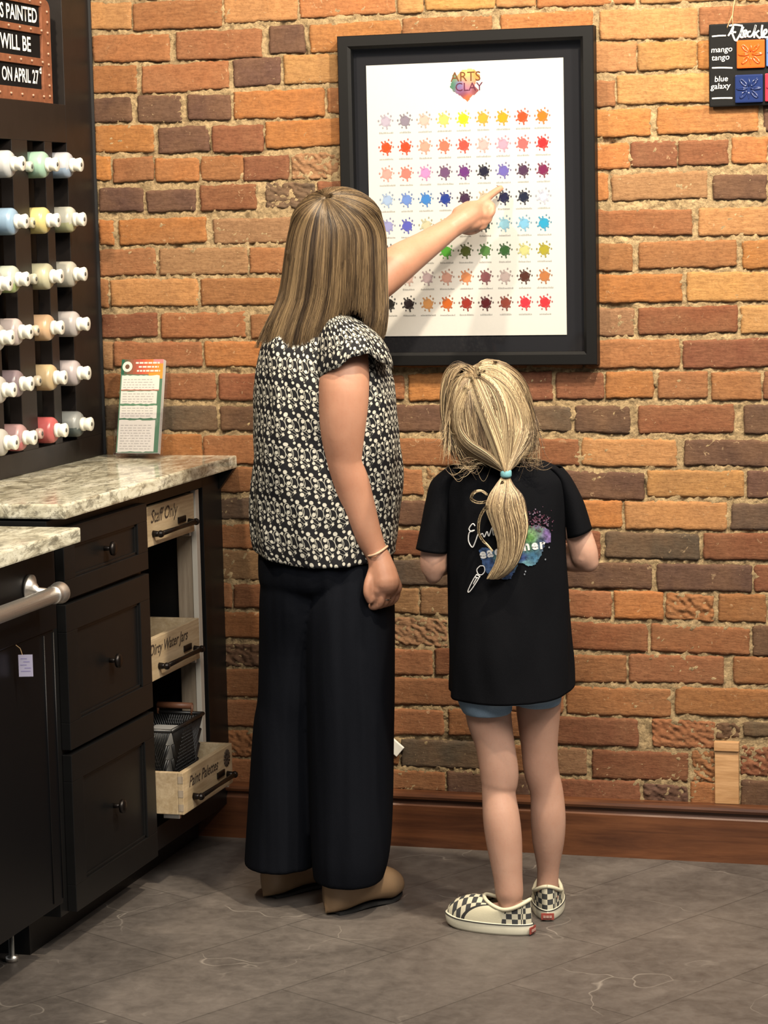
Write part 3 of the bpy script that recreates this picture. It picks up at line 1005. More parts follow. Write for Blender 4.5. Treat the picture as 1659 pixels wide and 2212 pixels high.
# side bar with a rounded upper corner
pts = [(y1 - .046, 1.7345), (y1, 1.7345), (y1, zt - .022)]
for k in range(7):
    a = PI / 2 * k / 6
    pts.append((y1 - .022 + .022 * math.cos(a), zt - .022 + .022 * math.sin(a)))
pts.append((y1 - .046, zt))
va = [bm.verts.new((sx - .0015, y, z)) for y, z in pts]
vb = [bm.verts.new((sx + .0055, y, z)) for y, z in pts]
bm.faces.new(va)
bm.faces.new(vb[::-1])
for k in range(len(pts)): bm.faces.new((va[k], va[(k + 1) % len(pts)], vb[(k + 1) % len(pts)], vb[k]))
obj('frame', bm, M['copper'], sg)
rv = None
for z in (1.956, 1.894, 1.824, 1.748, None):
    for k in range(9):
        p_ = (sx + .0055, y1 - .05 - k * .058, z) if z else (sx + .0058, y1 - .018, 1.75 + k * .0235)
        if rv is None:
            bm = bmesh.new()
            ball(bm, (0, 0, 0), .0042, 8)
            rv = obj('rivet', bm, M['rivet'], sg, True, False)
            r_ = rv
        else:
            r_ = rv.copy()
            COL.objects.link(r_)
            r_.parent = sg
        r_.location = Vector(p_) - sg.location
for (txt, u1_, v_, rr, hgt) in [('S PAINTED', 80, 54, 0, .033), ('WILL BE', 67, 120, 1, .033), ('ON APRIL 27', 84, 187, 2, .031)]:
    pr_ = at(u1_, v_, 'x', sx)
    bm = text_mesh(txt, 1, None, bold=.018)
    xs = [v.co.x for v in bm.verts]
    ysz = [v.co.y for v in bm.verts]
    wanted = pr_.y - at({0: 1, 1: 1, 2: 5}[rr], v_, 'x', sx).y
    kx = wanted / (max(xs) - min(xs))
    ky = hgt / (max(ysz) - min(ysz))
    mm = basis((sx + .0004, pr_.y, (rows_[rr][0] + rows_[rr][1]) / 2 - hgt / 2 + .001), (0, 1, 0), (0, 0, 1)) @ Matrix.Diagonal((kx, ky, 1, 1)) @ Matrix.Translation((-max(xs), -min(ysz), 0))
    bm.transform(mm)
    obj('lettering', bm, M['chalk_white'], sg)
bm = text_mesh('th', .020, basis((sx + .0004, at(86, 178, 'x', sx).y, 1.800), (0, 1, 0), (0, 0, 1)), bold=.001)
obj('lettering', bm, M['chalk_white'], sg)

# paint bottles lying in the slots, caps outwards
bc = lambda n, c: plain(n, c, .32, nscale=20, namt=.04)


def make_bottle(loc, label, colr, low=None):
    t = thing('paint_bottle', loc, label, 'bottle', 'paint bottles in the display rack')
    x, y, z = loc
    bm = bmesh.new()
    R_ = .0295
    prof = [(-.026, .85 * R_), (-.022, R_), (.018, R_), (.022, .97 * R_), (.0265, .85 * R_), (.029, .55 * R_), (.030, .45 * R_)]
    tube(bm, [(x + a, y, z) for a, _ in prof], [r for _, r in prof], 26)
    if low:
        for f in bm.faces:
            if f.calc_center_median().z < z - R_ * .30: f.material_index = 1
    for f in bm.faces: f.smooth = True
    m1 = bc('bottle_plastic', colr)
    m2 = bc('bottle_paint', low) if low else None
    b = obj('bottle_body', bm, [m1, m2] if m2 else m1, t)
    bm = bmesh.new()
    tube(bm, [(x + a, y, z) for a in (.029, .030, .037, .0375, .039, .052, .054)], [.0135, .0158, .0158, .0128, .0135, .0162, .0150], 20)
    c = obj('cap', bm, M['white_cap'], t)
    bm = bmesh.new()
    tube(bm, [(x + .0542, y, z), (x + .0546, y, z)], [.0048, .0048], 14)
    obj('nozzle_hole', bm, M['hole'], c)
    return t


ZR = [1.595, 1.472, 1.348, 1.234, 1.122, 1.004]
YC = [-.205, -.345, -.520, -.600]
rown = ['top', 'second', 'third', 'fourth', 'fifth', 'bottom']
BCOL = [
    [((.55, .57, .62), (.34, .45, .60), 'pale grey-blue'), ((.38, .60, .47), None, 'mint green'), ((.60, .62, .62), None, 'milky white')],
    [((.60, .60, .52), (.50, .52, .30), 'greyish cream'), ((.72, .62, .26), None, 'yellow'), ((.30, .45, .62), None, 'light blue')],
    [((.50, .49, .42), None, 'grey-beige'), ((.60, .58, .40), None, 'cream'), ((.52, .58, .50), (.40, .52, .22), 'white and pale green')],
    [((.52, .49, .48), None, 'pale grey'), ((.68, .46, .28), None, 'peach'), ((.56, .48, .46), None, 'pinkish white')],
    [((.50, .45, .46), None, 'lilac-grey'), ((.62, .47, .27), None, 'tan-yellow'), ((.26, .20, .22), None, 'dusky mauve')],
    [((.36, .38, .37), (.10, .13, .13), 'grey-green'), ((.58, .13, .13), None, 'coral red'), ((.48, .30, .30), (.55, .16, .17), 'half-filled rose')],
]
coln = ['nearest the brick wall', 'second from the wall', 'third from the wall']
for r in range(6):
    for c in range(3):
        y = YC[c] + (.004 if (r + c) % 2 else -.002)
        z = ZR[r] - .0015 * c
        m1, m2, nm = BCOL[r][c]
        make_bottle((.0, y, z), '%s paint bottle in the rack, %s row, %s' % (nm, rown[r], coln[c]), m1, m2)
# near column at the edge of the picture (lower four rows) and small bottles sunk deeper between the columns
for r in range(2, 6):
    make_bottle((.0, -.6115, ZR[r] - (.010 if r < 5 else .005)), 'white-capped paint bottle cut by the left edge of the photo, %s row' % rown[r], (.52, .50, .46))
for r in range(6):
    y = -.372 - .012
    z = ZR[r] - .006
    t = thing('sample_bottle', (-.02, y, z), 'small open-mouthed sample bottle sunk beside the %s bottle, %s row' % (BCOL[r][1][2], rown[r]), 'bottle', 'small sample bottles in the rack')
    cc = BCOL[r][1][0]
    cc = tuple(.45 * a + .55 * b for a, b in zip(cc, (.74, .72, .62)))
    bm = bmesh.new()
    tube(bm, [(x_, y, z) for x_ in (-.045, -.004, .008, .012)], [.011, .011, .0125, .011], 16)
    nb = obj('neck', bm, bc('tinted_neck', cc), t)
    bm = bmesh.new()
    tube(bm, [(.0122, y, z), (.0126, y, z)], .005, 12)
    obj('mouth', bm, M['hole'], nb)

# ------------------------------------------------------------------ brochure holder and brochures
HB, HT = Vector((.064, -.086, .9145)), Vector((.064, -.024, 1.148))
upv = (HT - HB).normalized()
ex = Vector((1, 0, 0))
nn = ex.cross(upv)     # towards the room
mt = Matrix((ex, upv, nn)).transposed().to_4x4()
mt.translation = HB
bh_ = thing('brochure_holder', HB + Vector((.055, .03, 0)), 'clear acrylic brochure holder standing on the granite worktop', 'brochure holder')
bm = bmesh.new()
W_ = .116
box(bm, 0, W_, .004, .230, -.004, -.0015, .0005, M=mt)
box(bm, 0, W_, .004, .105, .020, .0225, .0005, M=mt)
box(bm, 0, .0025, .004, .115, -.0015, .020, .0004, M=mt)
box(bm, W_ - .0025, W_, .004, .115, -.0015, .020, .0004, M=mt)
box(bm, 0, W_, .004, .008, -.0015, .020, .0004, M=mt)
obj('pocket', bm, M['acrylic'], bh_)
bm = bmesh.new()
box(bm, 0, W_, .9148, .918, 0, 1)
for v in bm.verts: v.co = Vector((HB.x + v.co.x, -.086 + v.co.z * .070, v.co.y))
obj('base', bm, M['acrylic'], bh_)
br = thing('brochure', HB + Vector((.055, .02, .01)), 'stack of printed brochures with green and orange heading in the clear holder', 'brochure')
bm = bmesh.new()
bw = .105
bx0 = .0055
box(bm, bx0, bx0 + bw, .009, .232, .000, .017, .0004, M=mt)
obj('pages', bm, M['paper'], br)
bm = bmesh.new()


def patch(x0, x1, y0, y1, c, z=.0175, jag=0, n=1):
    """printed patch on the front page"""
    vs = []
    top = [bm.verts.new(mt @ Vector((bx0 + x0 + (x1 - x0) * k / n, y1 + (random.uniform(-jag, jag) if jag else 0), z))) for k in range(n + 1)]
    bot = [bm.verts.new(mt @ Vector((bx0 + x0 + (x1 - x0) * k / n, y0 + (random.uniform(-jag, jag) if jag else 0), z))) for k in range(n + 1)]
    fs = [bm.faces.new((bot[k], bot[k + 1], top[k + 1], top[k])) for k in range(n)]
    setcol(bm, fs, c)


patch(0, bw, 0.010, .232, (.10, .22, .14))
for k in range(14):
    q = k / 13
    a = Vector((.02, .12, .07)).lerp(Vector((.62, .10, .06)), min(1, q * 2)) if q < .5 else Vector((.62, .10, .06)).lerp(Vector((.80, .32, .04)), (q - .5) * 2)
    patch(bw * k / 14, bw * (k + 1) / 14, .196, .232, tuple(a), .0176)
patch(.070, bw, .186, .200, (.80, .34, .05), .01765)
patch(.080, bw, .222, .232, (.75, .25, .25), .01765)
for (y0, y1, x1) in [(.160, .194, .098), (.126, .156, .094), (.092, .121, .096), (.012, .087, .094)]:
    patch(.003, x1, y0, y1, (.80, .79, .74), .0177, .0012, 14)
patch(.003, .098, .1575, .1600, (.62, .25, .20), .0178)
patch(.003, .094, .1225, .1250, (.15, .32, .20), .0178)
for y0, n in [(.164, 4), (.130, 4), (.096, 4), (.018, 10)]:
    for k in range(n):
        x = .008
        while x < .082:
            l_ = random.uniform(.004, .012)
            patch(x, min(x + l_, .086), y0 + k * .0062, y0 + k * .0062 + .0018, (.50, .49, .47), .0179)
            x += l_ + .003
for k, (a, b) in enumerate([(.036, .096), (.044, .094), (.040, .098)]):
    x = a
    while x < b:
        l_ = random.uniform(.005, .010)
        patch(x, min(x + l_, b), .2215 - k * .0095, .2255 - k * .0095, (.82, .80, .72), .0179)
        x += l_ + .002
obj('printed_panels', bm, M['ink'], br)
bm = bmesh.new()
for r_, c, z in [(.0125, (.80, .78, .72), .0181), (.0055, (.16, .08, .05), .0184)]:
    cv = [bm.verts.new(mt @ Vector((bx0 + .0155 + r_ * math.cos(a), .2145 + r_ * math.sin(a), z))) for a in [2 * PI * k / 24 for k in range(24)]]
    setcol(bm, [bm.faces.new(cv)], c)
obj('round_emblem', bm, M['ink'], br)

# ------------------------------------------------------------------ framed colour chart
FX0, FX1, FZ0, FZ1 = .617, 1.2051, 1.1243, 1.8691
ch = thing('framed_chart', ((FX0 + FX1) / 2, 0, FZ0), 'black framed white chart of coloured paint splats on the brick wall', 'framed chart')
bm = bmesh.new()
fw = .030
o_ = [(FX0, FZ0), (FX1, FZ0), (FX1, FZ1), (FX0, FZ1)]
i_ = [(FX0 + fw, FZ0 + fw), (FX1 - fw, FZ0 + fw), (FX1 - fw, FZ1 - fw), (FX0 + fw, FZ1 - fw)]
m_ = [(FX0 + fw * .78, FZ0 + fw * .78), (FX1 - fw * .78, FZ0 + fw * .78), (FX1 - fw * .78, FZ1 - fw * .78), (FX0 + fw * .78, FZ1 - fw * .78)]
layers = [[(x, -.008, z) for x, z in o_], [(x, -.040, z) for x, z in o_], [(x + (.002 if x < .9 else -.002), -.042, z + (.002 if z < 1.5 else -.002)) for x, z in o_], [(x, -.042, z) for x, z in m_], [(x, -.036, z) for x, z in i_], [(x, -.008, z) for x, z in i_]]
L = [[bm.verts.new(p) for p in lay] for lay in layers]
for a, b in zip(L, L[1:] + L[:1]):
    for k in range(4): bm.faces.new((a[k], a[(k + 1) % 4], b[(k + 1) % 4], b[k]))
obj('frame', bm, M['frame_black'], ch)
obj('mount_board', B(FX0 + fw * .8, FX1 - fw * .8, -.014, -.008, FZ0 + fw * .8, FZ1 - fw * .8), M['mat_black'], ch)
PX0, PX1, PZ0, PZ1 = .6768, 1.1316, 1.1908, 1.8029
YP = -.0165
ps = obj('poster', B(PX0, PX1, YP, -.0141, PZ0, PZ1), M['paper'], ch)
COLR = """b9b0c4 8d8496 cdb9ae e6d172 e8e81e eaa937 e8a317 e9501f f07a1a
f04e1a ee4a22 eda28f f0785f ee5245 eeb2b0 f0a0b8 e56a68 cf2b30
f0a39a ee7f73 cf8fc8 6e4c76 6a2f7e 151430 6f66b8 4d2f50 7a1e50
a3bce0 6c8fd6 3c82cf 1c3a94 3a1c40 c9b9a0 181a44 101c38 c5cbe0
9a9ccf 5a5fc0 c9c5a5 cfc8a0 7fa3a0 12383a 8ec2d8 7cbce0 2aa0cc
4b3a38 8a7a50 7fae5c 55ad3a 4f5a22 4f7e3e 33602c c9c988 a8a02e
d8b0a0 d8b8ac b9a5aa d0a090 dd9060 855055 bfaeaa 4e2418 bb7744
1a1614 201418 d69a5e c8641f 9a2e22 5a141c 8e4030 dd3040 d8303a""".split('\n')
bs, bcap = bmesh.new(), bmesh.new()
rnd = random.Random(5)
for r in range(8):
    for c, hx in enumerate(COLR[r].split()):
        cx = .7205 + (1.083 - .7205) * c / 8
        cz = 1.6765 - (1.6765 - 1.2635) * r / 7 - (0 if r else 0)
        colr = hexc(hx)
        grey = tuple(.45 * a + .55 * .22 for a in colr)
        y = YP - .0004
        n = 30
        spikes = [(2.25, .019, 1), (1.75, .0165, 1), (3.6, .0175, 1), (4.9, .0185, 1), (5.55, .0155, 1), (.35, .0145, 1)]
        vs = []
        for k in range(n):
            a = 2 * PI * k / n
            rad = .0116 + .0007 * math.sin(5 * a + r)
            vs.append(bs.verts.new((cx + rad * math.cos(a), y, cz + rad * math.sin(a))))
        setcol(bs, [bs.faces.new(vs)], colr)
        for a, ln, _ in spikes:
            d = Vector((math.cos(a), 0, math.sin(a)))
            q = Vector((-d.z, 0, d.x))
            o3 = Vector((cx, y - .0002, cz))
            pts = [o3 + d * .008 + q * .0026, o3 + d * ln * .80 + q * .0016, o3 + d * ln * .93 + q * .0020, o3 + d * ln, o3 + d * ln * .93 - q * .0020, o3 + d * ln * .80 - q * .0016, o3 + d * .008 - q * .0026]
            setcol(bs, [bs.faces.new([bs.verts.new(p) for p in pts])], tuple(.6 * a_ + .4 * b_ for a_, b_ in zip(colr, grey)))
        for a, ds, rr in [(1.25, .0185, .0019), (.75, .0170, .0021), (.10, .0165, .0018), (3.05, .0170, .0021), (4.25, .0160, .0017)]:
            o3 = Vector((cx + ds * math.cos(a), y, cz + ds * math.sin(a)))
            vv = [bs.verts.new(o3 + Vector((math.cos(b) * rr, 0, math.sin(b) * rr * 1.35))) for b in [2 * PI * k / 8 for k in range(8)]]
            setcol(bs, [bs.faces.new(vv)], grey)
        # illegible fine caption under each splat
        wcap = rnd.uniform(.024, .036)
        x = cx - wcap / 2
        while x < cx + wcap / 2:
            l_ = rnd.uniform(.0012, .0026)
            h_ = rnd.uniform(.0024, .0040)
            zz = cz - .0275
            vv = [bcap.verts.new(p) for p in [(x, y, zz), (x + l_, y, zz), (x + l_, y, zz + h_), (x, y, zz + h_)]]
            bcap.faces.new(vv)
            x += l_ + .0011
obj('paint_splats', bs, M['ink'], ps)
obj('captions', bcap, plain('caption_grey', (.36, .36, .34), .8, K=.5), ps)
# emblem at the head of the sheet: paint-washed badge with brush lettering
bm = bmesh.new()
LX0, LX1, LZ0, LZ1 = .872, .946, 1.7145, 1.787
outl = [(.00, .45), (.08, .68), (.10, .86), (.22, .80), (.40, .96), (.62, 1.0), (.78, .97), (.86, .84), (.95, .80), (.93, .70), (.80, .60), (.78, .45), (.90, .35), (.80, .22), (.68, .18), (.55, 0.0), (.45, .08), (.30, .20), (.14, .30)]


def badge_col(x, z):
    pts_ = [((.08, .5), (.06, .22, .12)), ((.2, .75), (.10, .30, .18)), ((.32, .55), (.10, .18, .50)), ((.35, .38), (.28, .14, .36)), ((.55, .42), (.42, .18, .32)), ((.8, .38), (.25, .06, .07)), ((.40, .24), (.20, .04, .07)), ((.55, .9), (.85, .70, .22)), ((.35, .75), (.85, .42, .12)), ((.6, .68), (.85, .42, .22)), ((.85, .8), (.75, .34, .08)), ((.55, .55), (.80, .32, .25)), ((.52, .08), (.68, .16, .04))]
    s, acc = 0, Vector((0, 0, 0))
    for (a, b), c in pts_:
        wt = 1 / (((x - a) ** 2 + (z - b) ** 2) ** 2 + .0002)
        s += wt
        acc += Vector(c) * wt
    return tuple(acc / s)


N = 36
import itertools


def inside(x, z):
    c = False
    for (x0, z0), (x1, z1) in zip(outl, outl[1:] + outl[:1]):
        if (z0 > z) != (z1 > z) and x < (x1 - x0) * (z - z0) / (z1 - z0) + x0: c = not c
    return c


for i, j in itertools.product(range(N), range(N)):
    x, z = (i + .5) / N, (j + .5) / N
    if inside(x, z):
        q = [(i / N, j / N), ((i + 1) / N, j / N), ((i + 1) / N, (j + 1) / N), (i / N, (j + 1) / N)]
        f = bm.faces.new([bm.verts.new((LX0 + a * (LX1 - LX0), YP - .0004, LZ0 + b * (LZ1 - LZ0))) for a, b in q])
        setcol(bm, [f], badge_col(x, z))
for txt, x_, z_, sz, sc_, cc in [('ARTS', .874, 1.7600, .030, 1.0, (.20, .07, .02)), ('CLAY', .884, 1.7385, .026, .95, (.13, .02, .06))]:
    tb = text_mesh(txt, sz, basis((x_, YP - .0009, z_), (1, 0, 0), (0, 0, 1)))
    nf = len(bm.faces)
    merge(bm, tb)
    bm.faces.ensure_lookup_table()
    setcol(bm, bm.faces[nf:], cc)
obj('emblem', bm, M['ink'], ps)
obj('glass_pane', B(FX0 + fw, FX1 - fw, -.0350, -.0335, FZ0 + fw, FZ1 - fw), M['glass'], ch)

# ------------------------------------------------------------------ glaze sample board, upper right
gb = thing('glaze_sample_board', (1.6, -.01, 1.683), 'black hand-lettered board with relief glaze tiles hanging on the brick wall', 'sample board')
YB = -.022
bm = B(1.4555, 1.78, YB, -.010, 1.683, 1.8605, .003)
obj('board', bm, M['board_black'], gb)
TC = {'o': ((.82, .13, .02), 'orange glazed tile'), 'b': ((.018, .035, .14), 'dark blue glazed tile'), 'c': ((.12, .22, .55), 'blue glazed tile'), 'r': ((.50, .04, .07), 'red glazed tile')}
for (x0, z0, k) in [(1.5165, 1.763, 'o'), (1.5125, 1.6895, 'b'), (1.5800, 1.765, 'c'), (1.5770, 1.6905, 'r')]:
    S_ = .0605
    bm = bmesh.new()
    box(bm, x0, x0 + S_, YB - .007, YB, z0, z0 + S_, .003)
    cx, cz = x0 + S_ / 2, z0 + S_ / 2

    def rid(pts, r=.0021):
        tube(bm, [(cx + a * S_, YB - .0072, cz + b * S_) for a, b in pts], r, 8, flat=[(1, 1)] * len(pts))
    for sx_ in (-1, 1):
        rid([(sx_ * .06, .0), (sx_ * .2, .035), (sx_ * .38, .012), (sx_ * .42, 0), (sx_ * .38, -.02), (sx_ * .2, -.035), (sx_ * .06, 0)], .0022)
        for sz_ in (-1, 1):
            lp = []
            for q in range(13):
                a = PI * 2 * q / 12
                lx, ly = .27 + .15 * math.cos(a), .06 * math.sin(a)
                lp.append((sx_ * (lx * .72 - ly * .7), sz_ * (lx * .78 + ly * .62)))
            rid(lp, .0019)
            if (sx_ * sz_) > 0: rid([(sx_ * (.25 + .03 * math.cos(a)), sz_ * (.27 + .03 * math.sin(a))) for a in [PI * 2 * q / 8 for q in range(9)]], .0015)
    for sz_ in (-1, 1):
        rid([(0, sz_ * .08), (.03, sz_ * .2), (0, sz_ * .36), (-.03, sz_ * .2), (0, sz_ * .08)], .0015)
    o = obj('relief_tile', bm, plain('tile_glaze', TC[k][0], .12, spec=.6), gb)
    o['label'] = TC[k][1]
YT = YB - .0008


def stroke(bm, pts, r, n=5, y=YT):
    p = smooth_path(pts, n)
    tube(bm, [(a, y, b) for a, b in p], r, 6, flat=[(1, .35)] * len(p), up=(0, 1, 0))


def px(u, v):
    p = at(u, v, 'y', YT)
    return (p.x, p.z)


bm = bmesh.new()
for a, b in [((1538, 79), (1568, 77)), ((1538, 147), (1582, 147)), ((1538, 213), (1582, 212))]:
    stroke(bm, [px(*a), px((a[0] + b[0]) / 2, (a[1] + b[1]) / 2 - .5), px(*b)], .0018)
for txt, u, v, sz in [('mango', 1535.5, 114, .0175), ('tango', 1537, 131, .0175), ('blue', 1543, 177, .0175), ('galaxy', 1535, 193, .0175)]:
    x_, z_ = px(u, v)
    merge(bm, text_mesh(txt, sz, basis((x_, YT - .0003, z_), (1, 0, .03), (0, 0, 1)), shear=.1))
# brush script "Fleckle..." across the head of the board
S = lambda pts, r=.0021: stroke(bm, [px(u, v) for u, v in pts], r, y=YT - .0006)
S([(1573, 78), (1578, 70), (1584, 58), (1582, 72), (1588, 88)])
S([(1575, 56), (1588, 54), (1604, 56)])
S([(1577, 73), (1584, 70), (1590, 70)])
S([(1606, 58), (1602, 68), (1592, 86), (1589, 88)])
S([(1604, 57), (1600, 72), (1600, 80), (1605, 80), (1611, 72), (1612, 66), (1607, 68), (1606, 78), (1612, 80)])
S([(1622, 68), (1616, 70), (1615, 78), (1622, 79), (1628, 70), (1633, 54), (1630, 66), (1629, 82)])
S([(1640, 66), (1633, 73), (1640, 82), (1644, 80)])
S([(1647, 54), (1645, 68), (1646, 80), (1650, 80)])
S([(1650, 76), (1656, 70), (1655, 64), (1650, 68), (1651, 80), (1660, 80)])
obj('white_lettering', bm, M['chalk_white'], gb)
bm = bmesh.new()
p = [at(1588, -6, 'y', -.012), at(1584, 18, 'y', -.016), at(1582, 35, 'y', -.022), at(1583, 55, 'y', -.024)]
tube(bm, p, .0012, 6)
p = [at(1582, 33, 'y', -.022), at(1577, 44, 'y', -.024), at(1571, 58, 'y', -.025), at(1571, 62, 'y', -.021)]
tube(bm, p, .0011, 6)
obj('hanging_twine', bm, M['twine'], gb)

# card corner low on the wall behind the trousers
bm = bmesh.new()
c_ = at(850, 1612, 'y', -.013)
mt = Matrix.Translation(c_) @ Matrix.Rotation(math.radians(40), 4, 'Y')
box(bm, -.0215, .0215, -.003, .006, -.014, .014, .0015, M=mt)
o = obj('wall_plate', bm, M['card'])
rec(o, tuple(c_))
tag(o, 'small tilted white plate on the brick wall, half hidden by black trousers', 'wall plate')

# ------------------------------------------------------------------ people
ER = Vector((.9607, .2775, 0))
ED = Vector((-.2775, .9607, 0))


class Fig:
    """measuring frame of a standing figure: a = to the right, d = away from the room, z = up"""

    def __init__(s, x, y): s.O = Vector((x, y, 0))

    def W(s, u, v, d):
        r = FWD + RIGHT * ((u - 829.5) / FPX) - UP * ((v - 1106) / FPX)
        t = (d - (CAM - s.O).dot(ED)) / r.dot(ED)
        return CAM + r * t

    def adz(s, u, v, d):
        p = s.W(u, v, d) - s.O
        return (p.dot(ER), d, p.z)

    def P(s, a, d, z): return s.O + ER * a + ED * d + Vector((0, 0, z))

    def scale(s, p): return FPX / (p - CAM).dot(FWD)

    def rings(s, rows, n=5):
        """rows (v, uL, uR, thick, dc[, power]) -> finely interpolated (a, dc, z, half width, thick, power)"""
        o = []
        for r in rows:
            v, uL, uR, th, dc = r[:5]
            pw = r[5] if len(r) > 5 else 1
            l, q = s.adz(uL, v, dc), s.adz(uR, v, dc)
            o.append(((l[0] + q[0]) / 2, dc, (l[2] + q[2]) / 2, (q[0] - l[0]) / 2, th, pw))
        return smooth_path(o, n)

    def loft(s, bm, rows, seg=48, n=5, disp=None, cap0=False, cap1=False, shrink=0, uv=False, mi=0):
        R_ = s.rings(rows, n)
        vs = []
        uvs = []
        for (a, dc, z, hw, th, pw) in R_:
            row = []
            ur = []
            hw, th = max(hw - shrink, .001), max(th - shrink, .001)
            per = PI * (3 * (hw + th) - math.sqrt((3 * hw + th) * (hw + 3 * th)))
            for k in range(seg):
                t = 2 * PI * k / seg
                c_, s_ = math.cos(t), math.sin(t)
                e = pw
                x = math.copysign(abs(c_) ** e, c_)
                y = math.copysign(abs(s_) ** e, s_)
                g = disp(t, z) if disp else 0
                row.append(bm.verts.new(s.P(a + (hw + g) * x, dc + (th + g) * y, z)))
            vs.append(row)
        lay = bm.loops.layers.uv.get('uv') or bm.loops.layers.uv.new('uv') if uv else None
        w0 = R_[len(R_) // 2]
        per = PI * (3 * (w0[3] + w0[4]) - math.sqrt((3 * w0[3] + w0[4]) * (w0[3] + 3 * w0[4])))
        fs = []
        for j in range(len(vs) - 1):
            for k in range(seg):
                f = bm.faces.new((vs[j][k], vs[j][(k + 1) % seg], vs[j + 1][(k + 1) % seg], vs[j + 1][k]))
                f.smooth = True
                f.material_index = mi
                if uv:
                    for l, (jj, kk) in zip(f.loops, ((j, k), (j, k + 1), (j + 1, k + 1), (j + 1, k))):
                        l[lay].uv = (per * kk / seg, vs[jj][0].co.z)
        if cap0: bm.faces.new(vs[0][::-1])
        if cap1: bm.faces.new(vs[-1])
        return vs

    def limbrow(s, bm, rows, seg=16, n=4, k=1.0):
        """rows (v, uL, uR, d): a limb following its outline in the photo"""
        pts = []
        for v, uL, uR, d in rows:
            c = s.W((uL + uR) / 2, v, d)
            pts.append((c.x, c.y, c.z, (uR - uL) / 2 / s.scale(c) * k))
        pts = smooth_path(pts, n)
        limb(bm, [p[:3] for p in pts], [p[3] for p in pts], seg)


def thicken(me_obj, t, off=-1):
    m = me_obj.modifiers.new('cloth', 'SOLIDIFY')
    m.thickness = t
    m.offset = off


def strands(name, paths, parent, mat):
    """many fine fibres as one mesh; each path = (points, radius, root colour, tip colour)"""
    verts, faces, cols = [], [], []
    for pts, r, c0, c1 in paths:
        n = len(pts)
        b = len(verts)
        a = None
        for i, p in enumerate(pts):
            p = Vector(p)
            d = Vector(pts[min(i + 1, n - 1)]) - Vector(pts[max(i - 1, 0)])
            if d.length < 1e-7: d = Vector((0, 0, 1))
            d.normalize()
            if a is None: a, c = frame_axes(d)
            else:
                a = (a - d * a.dot(d)).normalized()
                c = d.cross(a)
            q = i / (n - 1)
            rr = r * (1 - .75 * max(0, (q - .8) / .2))
            for k in range(3):
                t = 2 * PI * k / 3
                verts.append(p + (a * math.cos(t) + c * math.sin(t)) * rr)
                cols.append(tuple(x + (y - x) * q for x, y in zip(c0, c1)) + (1,))
        for i in range(n - 1):
            for k in range(3):
                faces.append((b + i * 3 + k, b + i * 3 + (k + 1) % 3, b + (i + 1) * 3 + (k + 1) % 3, b + (i + 1) * 3 + k))
    me = bpy.data.meshes.new(name)
    me.from_pydata([tuple(v) for v in verts], [], faces)
    ca = me.color_attributes.new('col', 'FLOAT_COLOR', 'POINT')
    flat = [x for c in cols for x in c]
    ca.data.foreach_set('color', flat)
    me.polygons.foreach_set('use_smooth', [True] * len(me.polygons))
    me.materials.append(mat)
    return obj(name, me, mat, parent)


def hand_fingers(bm, fingers):
    for pts, r in fingers:
        p = smooth_path([tuple(x) for x in pts], 4)
        n = len(p)
        limb(bm, p, [r * (1.08 - .28 * i / (n - 1)) for i in range(n)], 10)


def head_shape(bm, c, r, look, chin=.9):
    """skull, jaw, nose, lips, ears around c; look = unit vector faced"""
    f = Vector(look).normalized()
    s = f.cross(Vector((0, 0, 1))).normalized()
    u = s.cross(f).normalized()
    Mx = Matrix((s, f, u)).transposed()
    q = lambda a, b, c_: Vector(c) + s * a * r + f * b * r + u * c_ * r
    ball(bm, q(0, -.08, .18), (r * .80, r * .96, r * .92), 24, Mx)
    ball(bm, q(0, .18, -.32), (r * .62, r * .66, r * .78), 20, Mx)
    ball(bm, q(0, .48, -.86 * chin), (r * .26, r * .26, r * .22), 14, Mx)
    ball(bm, q(0, .93, -.14), (r * .12, r * .20, r * .20), 12, Mx)
    ball(bm, q(0, .86, .10), (r * .07, r * .14, r * .26), 12, Mx)
    for k in (-1, 1):
        ball(bm, q(k * .09, .90, -.20), (r * .09, r * .10, r * .07), 10, Mx)
        ball(bm, q(k * .30, .70, .22), (r * .24, r * .12, r * .07), 12, Mx)
        ball(bm, q(k * .36, .62, -.22), (r * .22, r * .20, r * .20), 12, Mx)
        ball(bm, q(k * .80, -.02, -.06), (r * .07, r * .17, r * .27), 12, Mx)
    ball(bm, q(0, .80, -.46), (r * .25, r * .09, r * .05), 12, Mx)
    ball(bm, q(0, .78, -.55), (r * .21, r * .10, r * .06), 12, Mx)
    return q, Mx


def eyes(q, Mx, r, parent, iris):
    for k in (-1, 1):
        bm = bmesh.new()
        ball(bm, q(k * .30, .70, .07), r * .115, 14, Mx)
        e = obj('eye', bm, plain('eye_white', (.75, .72, .68), .2, K=.8), parent, True)
        bm = bmesh.new()
        ball(bm, q(k * .30, .785, .07), (r * .05, r * .035, r * .05), 12, Mx)
        obj('iris', bm, plain('iris', iris, .2), e, True)
        bm = bmesh.new()
        ball(bm, q(k * .30, .72, .24), (r * .2, r * .1, r * .025), 10, Mx)
        obj('eyebrow', bm, plain('brow_hair', (.16, .09, .05), .8), parent, True)


# ================================================================== the woman
F = Fig(.68, -.50)
wo = thing('person', (.68, -.50, 0), 'person with straight blond hair, patterned blouse, wide black trousers, pointing at the framed chart', 'person')
body = bmesh.new()
HC = F.W(733, 516, .005)
q, Mx = head_shape(body, HC, .090, (.35, .93, .10))
